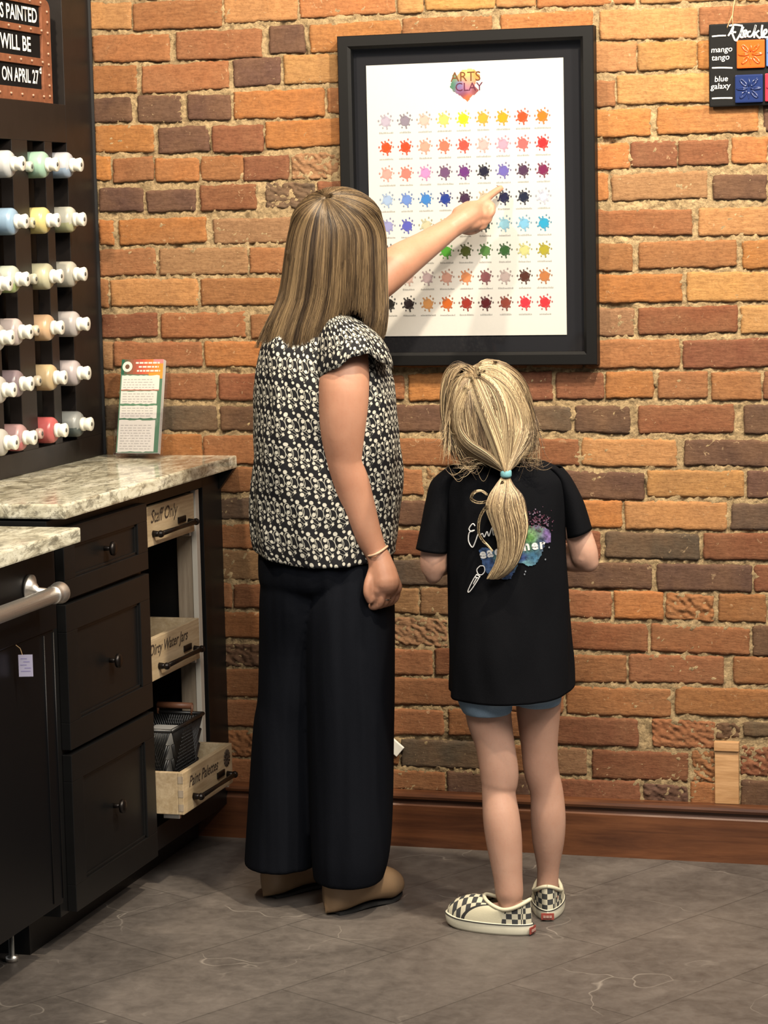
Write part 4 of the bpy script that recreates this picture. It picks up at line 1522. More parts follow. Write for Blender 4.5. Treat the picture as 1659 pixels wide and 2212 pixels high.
# neck and trunk
N0, N1 = F.W(718, 600, 0), F.W(705, 700, 0)
limb(body, [N0, N1], [.050, .056])
F.loft(body, [(702, 640, 775, .055, 0), (735, 600, 800, .085, 0), (800, 572, 820, .105, 0), (900, 575, 835, .115, 0), (1000, 580, 835, .11, 0), (1100, 585, 830, .11, 0), (1180, 600, 815, .09, 0), (1250, 625, 790, .05, 0)], 32, 3, cap0=True, cap1=True)
for rows in [[(1240, 600, 680, .03), (1500, 585, 665, .04), (1700, 580, 640, .04), (1860, 577, 620, .06), (1882, 578, 612, .07)], [(1240, 690, 800, -.01), (1500, 700, 800, -.05), (1700, 710, 790, -.06), (1880, 718, 770, -.08), (1905, 720, 766, -.085)]]:
    F.limbrow(body, rows)
# feet inside the clogs
for a, b in [(F.W(600, 1900, .075), Vector((.60, -.43, .040))), (F.W(742, 1925, -.085), Vector((.775, -.535, .045)))]:
    limb(body, [a, b], [.026, .020])
# near (right) arm, hanging, seen from behind
F.limbrow(body, [(760, 705, 795, -.075), (810, 690, 798, -.115), (870, 687, 796, -.125), (930, 690, 789, -.125), (985, 699, 783, -.12), (1005, 703, 784, -.118), (1040, 712, 797, -.112), (1100, 731, 812, -.105), (1150, 757, 824, -.105), (1190, 785, 836, -.11), (1212, 795, 843, -.115)], 32, 5)
W = F.W
bev = []
limb(body, [W(819, 1205, -.115), W(826, 1232, -.12), W(832, 1256, -.125)], [.0245, .029, .031])
limb(body, [W(812, 1236, -.125), W(818, 1272, -.130)], [.018, .019])
limb(body, [W(838, 1232, -.105), W(852, 1268, -.105)], [.017, .017])
ball(body, W(806, 1288, -.130), .0135, 14)
ball(body, W(820, 1296, -.118), .0140, 14)
hf = []
for i in range(4):
    mu, mv, dd = 857 - 11 * i, 1270 + 6 * i, -.098 - .013 * i
    hf.append(([W(mu - 6, mv - 16, dd + .004), W(mu, mv, dd), W(mu - 4, mv + 22 - 2 * i, dd + .004), W(mu - 18, mv + 32 - 3 * i, dd + .014), W(mu - 30, mv + 24 - 3 * i, dd + .026)], .0095 - .0005 * (i == 3)))
hf.append(([W(806, 1232, -.125), W(796, 1258, -.138), W(793, 1280, -.142), W(799, 1297, -.138)], .0098))
hand_fingers(body, hf)
# far (left) arm reaching to the chart
A = lambda u, v, y: at(u, v, 'y', y)
sh, el, wr = A(622, 758, -.43), A(812, 612, -.30), A(972, 494, -.150)
arm = smooth_path([tuple(sh) + (.052,), tuple(A(700, 690, -.38)) + (.048,), tuple(el) + (.0415,), tuple(A(860, 570, -.262)) + (.0420,), tuple(A(915, 533, -.205)) + (.0330,), tuple(wr) + (.0245,)], 5)
limb(body, [p[:3] for p in arm], [p[3] for p in arm], 32)
# back of the hand, knuckles and fingers
limb(body, [wr, A(1000, 474, -.132), A(1018, 462, -.112)], [.0245, .0265, .0275], 14)
limb(body, [A(992, 462, -.13), A(1012, 449, -.112), A(1030, 446, -.100)], [.017, .016, .014], 12)
limb(body, [A(1000, 486, -.13), A(1024, 480, -.112)], [.018, .018], 12)
ball(body, A(1044, 463, -.098), .0150, 14)
ball(body, A(1036, 478, -.100), .0140, 14)
hand_fingers(body, [
    ([A(1020, 452, -.108), A(1034, 441, -.094), A(1052, 428, -.076), A(1066, 417, -.060), A(1081, 407, -.0445)], .0096),
    ([A(1026, 462, -.108), A(1042, 450, -.092), A(1060, 442, -.078), A(1063, 458, -.086), A(1052, 468, -.098)], .0094),
    ([A(1022, 474, -.108), A(1040, 464, -.092), A(1054, 458, -.080), A(1056, 474, -.090), A(1044, 481, -.100)], .0092),
    ([A(1018, 486, -.110), A(1034, 480, -.096), A(1046, 474, -.086), A(1046, 488, -.094), A(1034, 493, -.102)], .0084),
    ([A(1000, 496, -.125), A(1014, 500, -.106), A(1030, 496, -.088), A(1042, 488, -.078)], .0094)])
bo = obj('body', fuse(body, .0031, 3), M['skin_w'], wo)
eyes(q, Mx, .090, wo, (.10, .14, .12))
bm = bmesh.new()
ff = Vector(A(1081, 407, -.0445)) - Vector(A(1066, 417, -.060))
tip = Vector(A(1081, 407, -.0445))
ball(bm, tip + Vector((-.004, -.002, .0065)), (.0048, .004, .0022), 10)
obj('fingernail', bm, plain('nail', (.72, .46, .38), .3), wo, True)
# bracelet and ring
bm = bmesh.new()
pc = [F.W(790, 1199, -.10), F.W(800, 1201, -.135), F.W(818, 1194, -.142), F.W(836, 1181, -.115), F.W(830, 1183, -.085), F.W(806, 1195, -.080)]
pc = [p for p in smooth_path([tuple(p) for p in pc + [pc[0]]], 5)]
tube(bm, pc, .0026, 8)
obj('bracelet', bm, M['thread'], wo)
bm = bmesh.new()
r0_, r1_ = hf[2][0][1], hf[2][0][2]
dn = (r1_ - r0_).normalized()
fa_, fb_ = frame_axes(dn)
c_ = r0_.lerp(r1_, .5)
tube(bm, [c_ + fa_ * (.0112 * math.cos(t)) + fb_ * (.0112 * math.sin(t)) for t in [2 * PI * k / 20 for k in range(21)]], .0011, 6)
obj('ring', bm, M['silver_ring'], wo)

# blouse: body, then the flutter sleeve over the near shoulder and a far one


def wrk(amp, seed, zs=7, ts=3):
    def g(t, z):
        return amp * (noise.noise((math.cos(t) * ts, math.sin(t) * ts, z * zs + seed)) + .5 * noise.noise((math.cos(t) * ts * 2.2, math.sin(t) * ts * 2.2, z * zs * 2 + seed)))
    return g


bm = bmesh.new()
rows = [(676, 668, 752, .05, .0), (688, 645, 775, .07, 0), (704, 612, 792, .088, 0), (724, 578, 806, .103, 0), (748, 562, 820, .114, 0), (790, 552, 838, .124, -.002), (830, 549, 851, .130, -.004),
        (874, 548, 858, .134, -.004), (950, 545, 866, .136, -.004), (1045, 542, 870, .138, -.002), (1115, 542, 861, .140, 0), (1160, 545, 858, .142, 0), (1198, 552, 855, .142, 0)]


def bdisp(t, z):
    return wrk(.011, 3, 6, 2.4)(t, z)


vs = F.loft(bm, rows, 110, 6, disp=bdisp, uv=True)
for row in vs[-8:]:
    pass
# hem dips in the middle of the back
n_ = len(vs)
for j, row in enumerate(vs):
    f_ = max(0, (j - (n_ - 12)) / 11)
    for k, v in enumerate(row):
        t = 2 * PI * k / 110
        v.co.z += f_ * (-.010 * max(0, -math.sin(t)) + .016 * max(0, -math.cos(t)) ** 2 + .008 * max(0, math.cos(t)) ** 2)


def sleeve(bm, apex, hem, nk=12, lay=None, off=.35):
    """dome of cloth from the shoulder point out to a closed hem ring"""
    nh = len(hem)
    rows_ = []
    for k in range(nk + 1):
        q_ = k / nk
        f_ = math.sin(q_ * PI / 2) ** .95
        g_ = (1 - math.cos(q_ * PI / 2)) ** .85
        rows_.append([bm.verts.new((apex.x + (h.x - apex.x) * f_, apex.y + (h.y - apex.y) * f_, apex.z + (h.z - apex.z) * g_ + .002 * math.sin(9 * i * 2 * PI / nh) * q_)) for i, h in enumerate(hem)])
    uvl = bm.loops.layers.uv.get('uv')
    for k in range(nk):
        for i in range(nh):
            i2 = (i + 1) % nh
            f = bm.faces.new((rows_[k][i], rows_[k][i2], rows_[k + 1][i2], rows_[k + 1][i]))
            f.smooth = True
            for l, (kk, ii) in zip(f.loops, ((k, i), (k, i + 1), (k + 1, i + 1), (k + 1, i))):
                l[uvl].uv = (ii / nh * .50, off - kk / nk * .150)
    return rows_


hem = [(668, 820, -.075), (690, 812, -.135), (722, 798, -.175), (757, 775, -.188), (790, 764, -.180), (818, 778, -.150), (847, 795, -.095), (845, 790, -.04), (815, 775, .0), (770, 765, .012), (720, 775, .0), (682, 800, -.03)]
hp = smooth_path([tuple(F.W(*h)) for h in hem + [hem[0]]], 6)[:-1]
hp = [Vector(p) for p in hp]
sleeve(bm, F.W(712, 674, -.055), hp)
hem2 = [(590, 800, .03), (575, 790, .06), (580, 775, .12), (610, 770, .17), (660, 775, .19), (700, 785, .16), (705, 800, .10), (670, 810, .05), (630, 810, .02)]
hp = [Vector(p) for p in smooth_path([tuple(F.W(*h)) for h in hem2 + [hem2[0]]], 6)[:-1]]
sleeve(bm, F.W(650, 690, .05), hp)
bl = obj('blouse', bm, M['blouse'], wo)
thicken(bl, .0022)

# trousers
tr = bmesh.new()
F.loft(tr, [(1150, 575, 838, .115, 0), (1180, 560, 848, .125, 0), (1225, 557, 851, .128, 0), (1262, 562, 848, .118, 0), (1290, 590, 820, .080, 0)], 48, 3, cap0=True, cap1=True)


def tleg(rows):
    F.loft(tr, rows, 40, 5, cap0=True, cap1=True)


tleg([(1190, 572, 700, .100, .02), (1280, 560, 735, .120, .02), (1400, 559, 722, .108, .035), (1500, 557, 712, .105, .035), (1565, 547, 706, .102, .035), (1693, 538, 700, .102, .03), (1800, 532, 695, .104, .025), (1864, 528, 690, .106, .02)])
tleg([(1190, 690, 842, .100, -.01), (1280, 650, 851, .122, -.015), (1400, 658, 853, .112, -.04), (1500, 663, 853, .108, -.05), (1600, 665, 851, .106, -.055), (1700, 668, 850, .106, -.062), (1800, 671, 847, .106, -.075), (1858, 674, 840, .102, -.085), (1899, 678, 828, .094, -.09)])


def tpost(p):
    a = (p - F.O).dot(ER)
    n_ = noise.noise((a * 26, p.y * 12, p.z * 1.9)) + .5 * noise.noise((a * 60, p.y * 20, p.z * 3))
    d = (p - F.O).dot(ED)
    fade = min(1, max(0, (1.0 - p.z) / .15))
    return p + ED * n_ * .006 * fade + ER * noise.noise((p.z * 4, d * 8, 7)) * .002 * fade


obj('trousers', fuse(tr, .0045, 8, tpost), M['trouser'], wo)

# wedge clogs
for heel, toe, hw_ in [((.724, -.617), (.836, -.440), .043), ((.552, -.522), (.668, -.345), .041)]:
    heel, toe = Vector(heel + (0,)), Vector(toe + (0,))
    d = toe - heel
    Ln = d.length
    d.normalize()
    sdir = Vector((d.y, -d.x, 0))
    cl = bmesh.new()
    rows_ = []
    ns = 22
    so = []
    for i in range(ns + 1):
        q_ = i / ns
        wd = hw_ * (max(0, 1 - (1 - min(1, q_ / .16)) ** 2) ** .5 * (.72 + .28 * math.sin(min(1, q_ / .72) * PI / 2)) if q_ < .8 else math.sqrt(max(0, 1 - ((q_ - .8) / .2) ** 2)) * 1.0)
        wd = max(wd, .003)
        zt = .088 - .010 * q_ - .030 * max(0, (q_ - .70) / .30) ** 2
        zb = .0055 + .008 * max(0, math.sin((q_ - .2) / .6 * PI)) * (.2 < q_ < .8) + .014 * max(0, (q_ - .78) / .22)
        c_ = heel + d * (Ln * q_)
        ring = []
        for k in range(20):
            t = 2 * PI * k / 20
            cx_, cz_ = math.cos(t), math.sin(t)
            px_ = math.copysign(abs(cx_) ** .7, cx_) * wd * (1 if cz_ < 0 else 1 - .25 * cz_ * (q_ > .5))
            pz_ = (zt + zb) / 2 + math.copysign(abs(cz_) ** .75, cz_) * (zt - zb) / 2
            ring.append(cl.verts.new(c_ + sdir * px_ + Vector((0, 0, pz_))))
        rows_.append(ring)
        so.append((c_, wd))
    for r0, r1 in zip(rows_, rows_[1:]):
        for k in range(20):
            f = cl.faces.new((r0[k], r0[(k + 1) % 20], r1[(k + 1) % 20], r1[k]))
            f.smooth = True
    cl.faces.new(rows_[0][::-1])
    cl.faces.new(rows_[-1])
    s_ = obj('clog', cl, M['clog'], wo)
    cl = bmesh.new()
    rr = []
    for i, (c_, wd) in enumerate(so):
        if i < 2: continue
        q_ = i / ns
        lift = .012 * max(0, (q_ - .78) / .22) + .004 * max(0, math.sin((q_ - .25) / .5 * PI)) * (.25 < q_ < .75)
        rr.append([cl.verts.new(c_ + sdir * wd * k * .74 + Vector((0, 0, z))) for k, z in ((-1, .0005 + lift), (1, .0005 + lift), (1, .0065 + lift), (-1, .0065 + lift))])
    for r0, r1 in zip(rr, rr[1:]):
        for k in range(4): cl.faces.new((r0[k], r0[(k + 1) % 4], r1[(k + 1) % 4], r1[k]))
    cl.faces.new(rr[0][::-1])
    cl.faces.new(rr[-1])
    obj('outsole', cl, M['outsole'], s_)

# hair of the woman: meridian fibres hung from the crown over a smooth under-layer
HROWS = [(407, 722, 768, .018, -.012), (413, 704, 786, .045, -.008), (430, 678, 804, .070, 0), (462, 643, 825, .094, .004), (498, 624, 834, .104, .004), (540, 615, 836, .106, .002), (580, 611, 837, .104, 0), (634, 602, 838, .098, -.004), (674, 586, 839, .094, -.008), (704, 574, 836, .094, -.010), (735, 566, 830, .094, -.012), (760, 562, 822, .094, -.012)]
HR = F.rings(HROWS, 6)
CROWN_DIR = Vector((-.22, -.62, .76)).normalized()
NR = len(HR) - 1
QE = 4 / 11          # where the rows pass the widest part of the skull


def shell(Fg, HR_, qe, crown, ztop):
    """hair shell: over the skull from the crown, then down the rows"""
    def row(q_):
        x = q_ * (len(HR_) - 1)
        i = min(int(x), len(HR_) - 2)
        return [p + (s_ - p) * (x - i) for p, s_ in zip(HR_[i], HR_[i + 1])]
    ae, de, ze, he, te_, _ = row(qe)

    def f(t, q_, rad):
        if q_ < qe:
            g = q_ / qe
            e = Vector((math.cos(t), math.sin(t), 0))
            om = math.acos(max(-1, min(1, e.dot(crown))))
            w0, w1 = math.sin((1 - g) * om) / math.sin(om), math.sin(g * om) / math.sin(om)
            dv = crown * w0 + e * w1
            return Fg.P(ae + dv.x * he * rad, de + dv.y * te_ * rad, ze + dv.z * (ztop - ze) * (rad ** .6))
        a, dc, z, hw, th, _ = row(q_)
        return Fg.P(a + hw * rad * math.cos(t), dc + th * rad * math.sin(t), z)
    return f


def relax(pts, n=3, lo=1, hi=99):
    for _ in range(n):
        pts = [pts[0]] + [(pts[i - 1] + pts[i] * 2 + pts[i + 1]) / 4 if lo <= i <= hi else pts[i] for i in range(1, len(pts) - 1)] + [pts[-1]]
    return pts


hpt = shell(F, HR, QE, CROWN_DIR, F.adz(745, 402, 0)[2])


def end_v(t):
    c_ = math.cos(t)
    back = math.sin(t) < .25
    pts_ = [(-1.0, 722), (-.93, 735), (-.8, 750), (-.55, 757), (-.25, 752), (-.05, 728), (.08, 700), (.20, 678), (.35, 668), (.55, 672), (.68, 700), (.85, 728), (.97, 735), (1.0, 722)]
    for (c0, v0), (c1, v1) in zip(pts_, pts_[1:]):
        if c0 <= c_ <= c1:
            v = v0 + (v1 - v0) * (c_ - c0) / (c1 - c0)
            return v if back else min(740, v + 20)
    return 730


def zq(v):
    z = F.adz(700, v, 0)[2]
    for i in range(len(HR) - 1):
        if HR[i][2] >= z >= HR[i + 1][2]: return (i + (HR[i][2] - z) / (HR[i][2] - HR[i + 1][2] + 1e-9)) / (len(HR) - 1)
    return 1


rnd = random.Random(11)
HCOL = [Vector((.019, .011, .006)), Vector((.044, .028, .014)), Vector((.084, .054, .027)), Vector((.170, .115, .058))]


def hair_color(t, seed=0, bias=0, pal=HCOL):
    x = .48 + .8 * noise.noise((t * 5.5, seed, 0)) + .8 * noise.noise((t * 21, seed, 3)) + .6 * noise.noise((t * 70, seed, 6)) + rnd.uniform(-.22, .22) + bias
    x = max(0, min(.999, x)) * (len(pal) - 1)
    i = int(x)
    return pal[i].lerp(pal[min(i + 1, len(pal) - 1)], x - i)


paths = []
NS = 11000
for k in range(NS):
    t = rnd.uniform(0, 2 * PI)
    # face side stays open below the brow
    if .38 * PI < t < .72 * PI and rnd.random() < .8: continue
    rad = 1 - abs(rnd.gauss(0, .03)) - (.10 if rnd.random() < .10 else 0)
    e = zq(end_v(t) + rnd.gauss(-4, 7) - (25 * rnd.random() if rnd.random() < .3 else 0))
    pts_ = []
    n = 24
    wob = rnd.uniform(-.07, .07)
    ph = rnd.uniform(0, 6)
    clump = .10 * noise.noise((t * 9, 1, 1))
    s0 = rnd.uniform(0, .012) if rnd.random() < .6 else rnd.uniform(0, .10)
    for i in range(n + 1):
        f_ = i / n
        q_ = s0 + (e - s0) * f_
        tt = t + wob * f_ ** 2 + clump * f_ ** 1.5
        pts_.append(hpt(tt, q_, rad * (1 + .014 * math.sin(i * .5 + ph) * f_)))
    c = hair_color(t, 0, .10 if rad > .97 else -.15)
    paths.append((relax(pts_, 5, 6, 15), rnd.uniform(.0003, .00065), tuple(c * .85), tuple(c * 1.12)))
# a few fly-aways kicking out on the left
for k in range(70):
    t = PI + rnd.uniform(-.4, .5)
    pts_ = []
    for i in range(13):
        q_ = .45 + .5 * i / 12
        p = hpt(t, q_, 1 + .12 * (i / 12) ** 3 * rnd.uniform(.4, 1))
        pts_.append(p)
    c = hair_color(t)
    paths.append((pts_, .0005, tuple(c), tuple(c * 1.2)))
bm = bmesh.new()
lv = []
for j in range(0, 41):
    row = []
    for k in range(56):
        t = 2 * PI * k / 56
        q_ = .02 + (zq(end_v(t) - 22) - .02) * j / 40
        p = hpt(t, q_, .935)
        row.append(bm.verts.new(p))
    lv.append(row)
for j in range(40):
    for k in range(56):
        if 13 <= k <= 19 and j > 12: continue
        f = bm.faces.new((lv[j][k], lv[j][(k + 1) % 56], lv[j + 1][(k + 1) % 56], lv[j + 1][k]))
        f.smooth = True
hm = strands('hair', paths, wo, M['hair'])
u_ = obj('hair_underlayer', bm, plain('hair_backing_layer', (.075, .045, .022), .7, nscale=60, namt=.25), hm)  # darker hair colour, closes the gaps between strands
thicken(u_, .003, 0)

# ================================================================== the girl
F = Fig(1.15, -.60)
W = F.W
gi = thing('person', (1.15, -.60, 0), 'child with blond ponytail, oversized black printed tee, denim shorts and checkered shoes, seen from behind', 'person')
body = bmesh.new()
GH = W(1062, 896, .008)
q, Mx = head_shape(body, GH, .083, (-.05, .97, -.22), .9)
limb(body, [W(1070, 960, .005), W(1078, 1030, .0)], [.038, .046])
F.loft(body, [(1010, 1010, 1165, .035, 0), (1040, 965, 1200, .06, 0), (1100, 985, 1190, .075, 0), (1200, 992, 1195, .078, 0), (1350, 992, 1200, .078, 0), (1430, 1005, 1198, .070, 0), (1482, 1045, 1165, .040, 0)], 30, 3, cap0=True, cap1=True)
F.limbrow(body, [(1480, 1000, 1104, .0), (1545, 1006, 1105, -.005), (1609, 1027, 1112, -.010), (1663, 1036, 1120, -.014), (1690, 1039, 1119, -.016), (1713, 1041, 1114, -.018), (1767, 1043, 1123, -.030), (1818, 1050, 1128, -.036), (1892, 1065, 1129, -.042), (1935, 1071, 1130, -.046), (1958, 1080, 1120, -.052)], 32, 5)
F.limbrow(body, [(1480, 1112, 1216, .02), (1534, 1115, 1211, .022), (1609, 1125, 1205, .030), (1663, 1131, 1207, .035), (1713, 1145, 1217, .038), (1767, 1146, 1222, .038), (1818, 1150, 1219, .044), (1877, 1160, 1208, .050), (1919, 1159, 1206, .054), (1945, 1166, 1200, .056)], 32, 5)
# heels and feet inside the shoes
limb(body, [Vector((1.146, -.655, .045)), Vector((1.07, -.640, .030)), Vector((1.03, -.630, .022))], [.023, .021, .016])
limb(body, [Vector((1.184, -.530, .045)), Vector((1.168, -.46, .030)), Vector((1.160, -.42, .022))], [.023, .021, .016])
# arms: sleeves to elbows, forearms folded to the front
for up_, elb, mid, wr_, sgn in [((966, 1062, 0), (937, 1222, -.005), (975, 1215, .09), (1040, 1205, .165), 1), ((1205, 1062, 0), (1262, 1200, -.005), (1235, 1195, .08), (1150, 1205, .165), -1)]:
    limb(body, smooth_path([tuple(W(*up_)) + (), tuple(W((up_[0] + elb[0]) / 2 + (-4 if sgn > 0 else 6), (up_[1] + elb[1]) / 2, -.002)), tuple(W(*elb))], 4), [.026 + .0001 * i for i in range(9)], 14)
    p = smooth_path([tuple(W(*elb)), tuple(W(*mid)), tuple(W(*wr_))], 4)
    limb(body, p, [.0275 - .0013 * i for i in range(len(p))], 14)
    wv = W(*wr_)
    hd_ = ER * sgn * .75 + ED * .55 + Vector((0, 0, .12))
    hd_.normalize()
    sd_ = hd_.cross(Vector((0, 0, 1))).normalized()
    limb(body, [wv, wv + hd_ * .035, wv + hd_ * .05], [.017, .019, .018])
    upz = Vector((0, 0, 1))
    fg = []
    for i in range(4):
        b0 = wv + hd_ * .050 + upz * (.020 - .0125 * i)
        fg.append(([b0, b0 + hd_ * .022 + sd_ * sgn * .004, b0 + hd_ * .034 - ED * .012, b0 + hd_ * .030 - ED * .026], .0068))
    b0 = wv + hd_ * .018 + upz * .016
    fg.append(([b0, b0 + hd_ * .012 + upz * .014 - ED * .006, b0 + hd_ * .028 + upz * .020 - ED * .010], .0072))
    hand_fingers(body, fg)
# outline of the bare upper arms and elbows
F.limbrow(body, [(1172, 912, 960, -.006), (1185, 909, 963, -.006), (1215, 907, 964, -.008), (1240, 914, 958, -.006), (1245, 918, 952, -.004)], 16, 4)
F.limbrow(body, [(1140, 1228, 1272, -.004), (1156, 1230, 1280, -.006), (1190, 1236, 1291, -.008), (1212, 1246, 1294, -.006), (1218, 1252, 1290, -.004)], 16, 4)
limb(body, [W(1272, 1214, -.006), W(1240, 1212, .03), W(1215, 1210, .07)], [.021, .023, .021])
obj('body', fuse(body, .0030, 4), M['skin_g'], gi)
eyes(q, Mx, .083, gi, (.10, .18, .26))

# tee
tb = bmesh.new()
g1 = wrk(.009, 20, 5, 2.0)


def tdisp(t, z):
    f_ = .35 + .65 * min(1, max(0, (.95 - z) / .35))
    return g1(t, z) * f_ + .004 * math.sin(7 * t + 2 * math.sin(z * 5)) * min(1, max(0, (.75 - z) / .3))


rows = [(990, 1040, 1150, .045, .0), (1000, 1000, 1183, .058, 0), (1014, 975, 1208, .070, 0), (1034, 958, 1224, .080, 0), (1060, 956, 1226, .086, 0), (1100, 960, 1224, .092, 0), (1160, 964, 1223, .096, 0), (1260, 967, 1227, .100, 0), (1330, 967, 1230, .104, 0), (1400, 968, 1235, .108, 0), (1450, 969, 1238, .110, 0), (1490, 970, 1240, .112, 0)]
vs = F.loft(tb, rows, 84, 6, disp=tdisp)
n_ = len(vs)
for j, row in enumerate(vs):
    f_ = max(0, (j - (n_ - 14)) / 13)
    for k, v in enumerate(row):
        t = 2 * PI * k / 84
        v.co.z += f_ * (-.011 * max(0, -math.sin(t)) ** .7 + .009 * max(0, math.cos(t)) ** 2 - .003 * max(0, -math.cos(t)))
for rows in [[(1008, 968, 1010, -.0, .05), (1040, 932, 985, .0, .052), (1084, 919, 975, -.002, .052), (1136, 909, 970, -.004, .050), (1188, 898, 966, -.006, .050)], [(1008, 1172, 1215, 0, .05), (1030, 1195, 1232, 0, .052), (1060, 1205, 1248, -.002, .052), (1095, 1212, 1263, -.004, .050), (1152, 1224, 1279, -.006, .050)]]:
    pp = smooth_path([(v, a, b, d_, th) for v, a, b, d_, th in rows], 6)
    prev = None
    lft = rows[0][1] < 1100
    for v, a, b, d_, th in pp:
        l, r_ = F.W(a, v, d_), F.W(b, v, d_)
        # the sleeve mouth is square to the arm, so slant the rings
        sl = (v - rows[0][0]) / 180
        if lft: l, r_ = F.W(a, v - 3 * sl, d_), F.W(b, v + 6 * sl, d_)
        else: l, r_ = F.W(a, v + 12 * sl, d_), F.W(b, v - 14 * sl, d_)
        if not lft: l, r_ = F.W(a, v + 12 * sl, d_), F.W(b, v - 14 * sl, d_)
        c_ = (l + r_) / 2
        h = (r_ - l) / 2
        ring = [tb.verts.new(c_ + h * math.cos(t) + ED * math.sin(t) * th * .82 * (1 + .03 * math.sin(3 * t + v * .05))) for t in [2 * PI * k / 36 for k in range(36)]]
        if prev:
            for k in range(36):
                f = tb.faces.new((prev[k], prev[(k + 1) % 36], ring[(k + 1) % 36], ring[k]))
                f.smooth = True
        prev = ring
te = obj('tee', tb, M['tee'], gi)
thicken(te, .002)

# print on the back of the tee, laid on the cloth
tm = te.data
bvh = BVHTree.FromPolygons([te.matrix_basis @ v.co + gi.location for v in tm.vertices], [tuple(p.vertices) for p in tm.polygons])


def on_tee(u, v, lift=.0022):
    r = (FWD + RIGHT * ((u - 829.5) / FPX) - UP * ((v - 1106) / FPX)).normalized()
    h = bvh.ray_cast(CAM, r)
    if h[0] is None: return W(u, v, -.1)
    return h[0] - ED * lift


pb = bmesh.new()


def splash_col(u, v):
    pts_ = [((1060, 1215), (.05, .10, .26)), ((1050, 1200), (.06, .12, .30)), ((1075, 1205), (.10, .22, .22)), ((1100, 1240), (.03, .06, .16)), ((1130, 1205), (.05, .09, .30)), ((1150, 1200), (.05, .16, .28)), ((1135, 1215), (.16, .36, .42)), ((1145, 1160), (.16, .40, .10)), ((1150, 1150), (.22, .40, .18)), ((1165, 1145), (.16, .26, .20)), ((1180, 1150), (.24, .15, .40)), ((1185, 1163), (.30, .20, .48)), ((1170, 1170), (.05, .09, .18)), ((1160, 1138), (.14, .12, .20)), ((1140, 1180), (.10, .25, .14))]
    s, acc = 0, Vector((0, 0, 0))
    for (a, b), c in pts_:
        wt = 1 / (((u - a) ** 2 + (v - b) ** 2) ** 1.5 + 30)
        s += wt
        acc += Vector(c) * wt
    n_ = 1 + .9 * noise.noise((u * .12, v * .12, 0)) + .5 * noise.noise((u * .3, v * .3, 4))
    return tuple(acc / s * max(.25, n_) * .9)


poly = [(1034, 1188), (1046, 1182), (1075, 1190), (1110, 1186), (1128, 1168), (1134, 1148), (1140, 1136), (1156, 1133), (1172, 1136), (1186, 1144), (1190, 1158), (1188, 1170), (1178, 1172), (1172, 1188), (1166, 1205), (1156, 1218), (1140, 1222), (1130, 1216), (1118, 1216), (1112, 1232), (1102, 1248), (1086, 1252), (1066, 1240), (1050, 1236), (1040, 1214)]


def inpoly(x, z, pl):
    c = False
    for (x0, z0), (x1, z1) in zip(pl, pl[1:] + pl[:1]):
        if (z0 > z) != (z1 > z) and x < (x1 - x0) * (z - z0) / (z1 - z0) + x0: c = not c
    return c


stp = 1.4
u = 1030
while u < 1195:
    v = 1128
    while v < 1256:
        e = 2.5 * noise.noise((u * .15, v * .15, 9))
        if inpoly(u + e, v + e, poly):
            f = pb.faces.new([pb.verts.new(on_tee(a, b)) for a, b in ((u, v + stp), (u + stp, v + stp), (u + stp, v), (u, v))])
            setcol(pb, [f], splash_col(u, v))
        v += stp
    u += stp
for k in range(150):
    a, b = rnd.gauss(1158, 18), rnd.gauss(1124, 10)
    if a < 1128 or a > 1196: continue
    s_ = rnd.uniform(.7, 1.9)
    c = rnd.choice([(.12, .03, .06), (.22, .09, .15), (.09, .025, .05), (.20, .15, .22)])
    setcol(pb, [pb.faces.new([pb.verts.new(on_tee(a + s_ * math.cos(t), b + s_ * math.sin(t), .0026)) for t in [2 * PI * j / 6 for j in range(6)]])], c)
for a, b in [(1135, 1234), (1133, 1240), (1178, 1208), (1186, 1182)]:
    setcol(pb, [pb.faces.new([pb.verts.new(on_tee(a + 1.6 * math.cos(t), b + 2 * math.sin(t), .0026)) for t in [2 * PI * j / 6 for j in range(6)]])], (.30, .33, .38))
obj('printed_splash', pb, M['ink'], te)
pb = bmesh.new()


def tee_stroke(pts, r):
    p = smooth_path(pts, 5)
    tube(pb, [on_tee(a, b, .003) for a, b in p], r, 6)


for pts in [[(1026, 1136), (1021, 1131), (1013, 1142), (1018, 1148), (1025, 1145), (1014, 1150), (1012, 1168), (1020, 1182), (1026, 1172), (1032, 1155), (1036, 1150)], [(1036, 1158), (1042, 1152), (1046, 1160), (1052, 1148), (1056, 1158), (1063, 1140), (1066, 1156), (1072, 1146)]]:
    tee_stroke(pts, .0013)
# bold lettering curving up to the right
for ch_, u_, v_, rot in [('e', 1037, 1206, 8), ('a', 1053, 1203, 8), ('c', 1069, 1200, 9), ('h', 1084, 1198, 9), ('o', 1104, 1194, 9), ('t', 1120, 1191, 10), ('h', 1131, 1189, 10), ('e', 1149, 1187, 8), ('r', 1166, 1185, 6)]:
    tmx = text_mesh(ch_, 29, None, bold=1.1)
    R2 = Matrix.Rotation(math.radians(rot), 4, 'Z')
    for v in tmx.verts:
        p = R2 @ v.co
        v.co = on_tee(u_ + p.x, v_ - p.y, .0034)
    merge(pb, tmx)
# paintbrush outline
for pts in [[(1037, 1222), (1030, 1230), (1033, 1240), (1041, 1241), (1047, 1233), (1045, 1223), (1037, 1222)], [(1030, 1240), (1022, 1252), (1011, 1275), (1014, 1278), (1026, 1262), (1037, 1244)], [(1030, 1241), (1036, 1245)], [(1030, 1247), (1022, 1262)], [(1025, 1246), (1035, 1249)]]:
    tee_stroke(pts, .0011)
obj('printed_lettering', pb, plain('white_print', (.60, .60, .60), .8, K=.8), te)

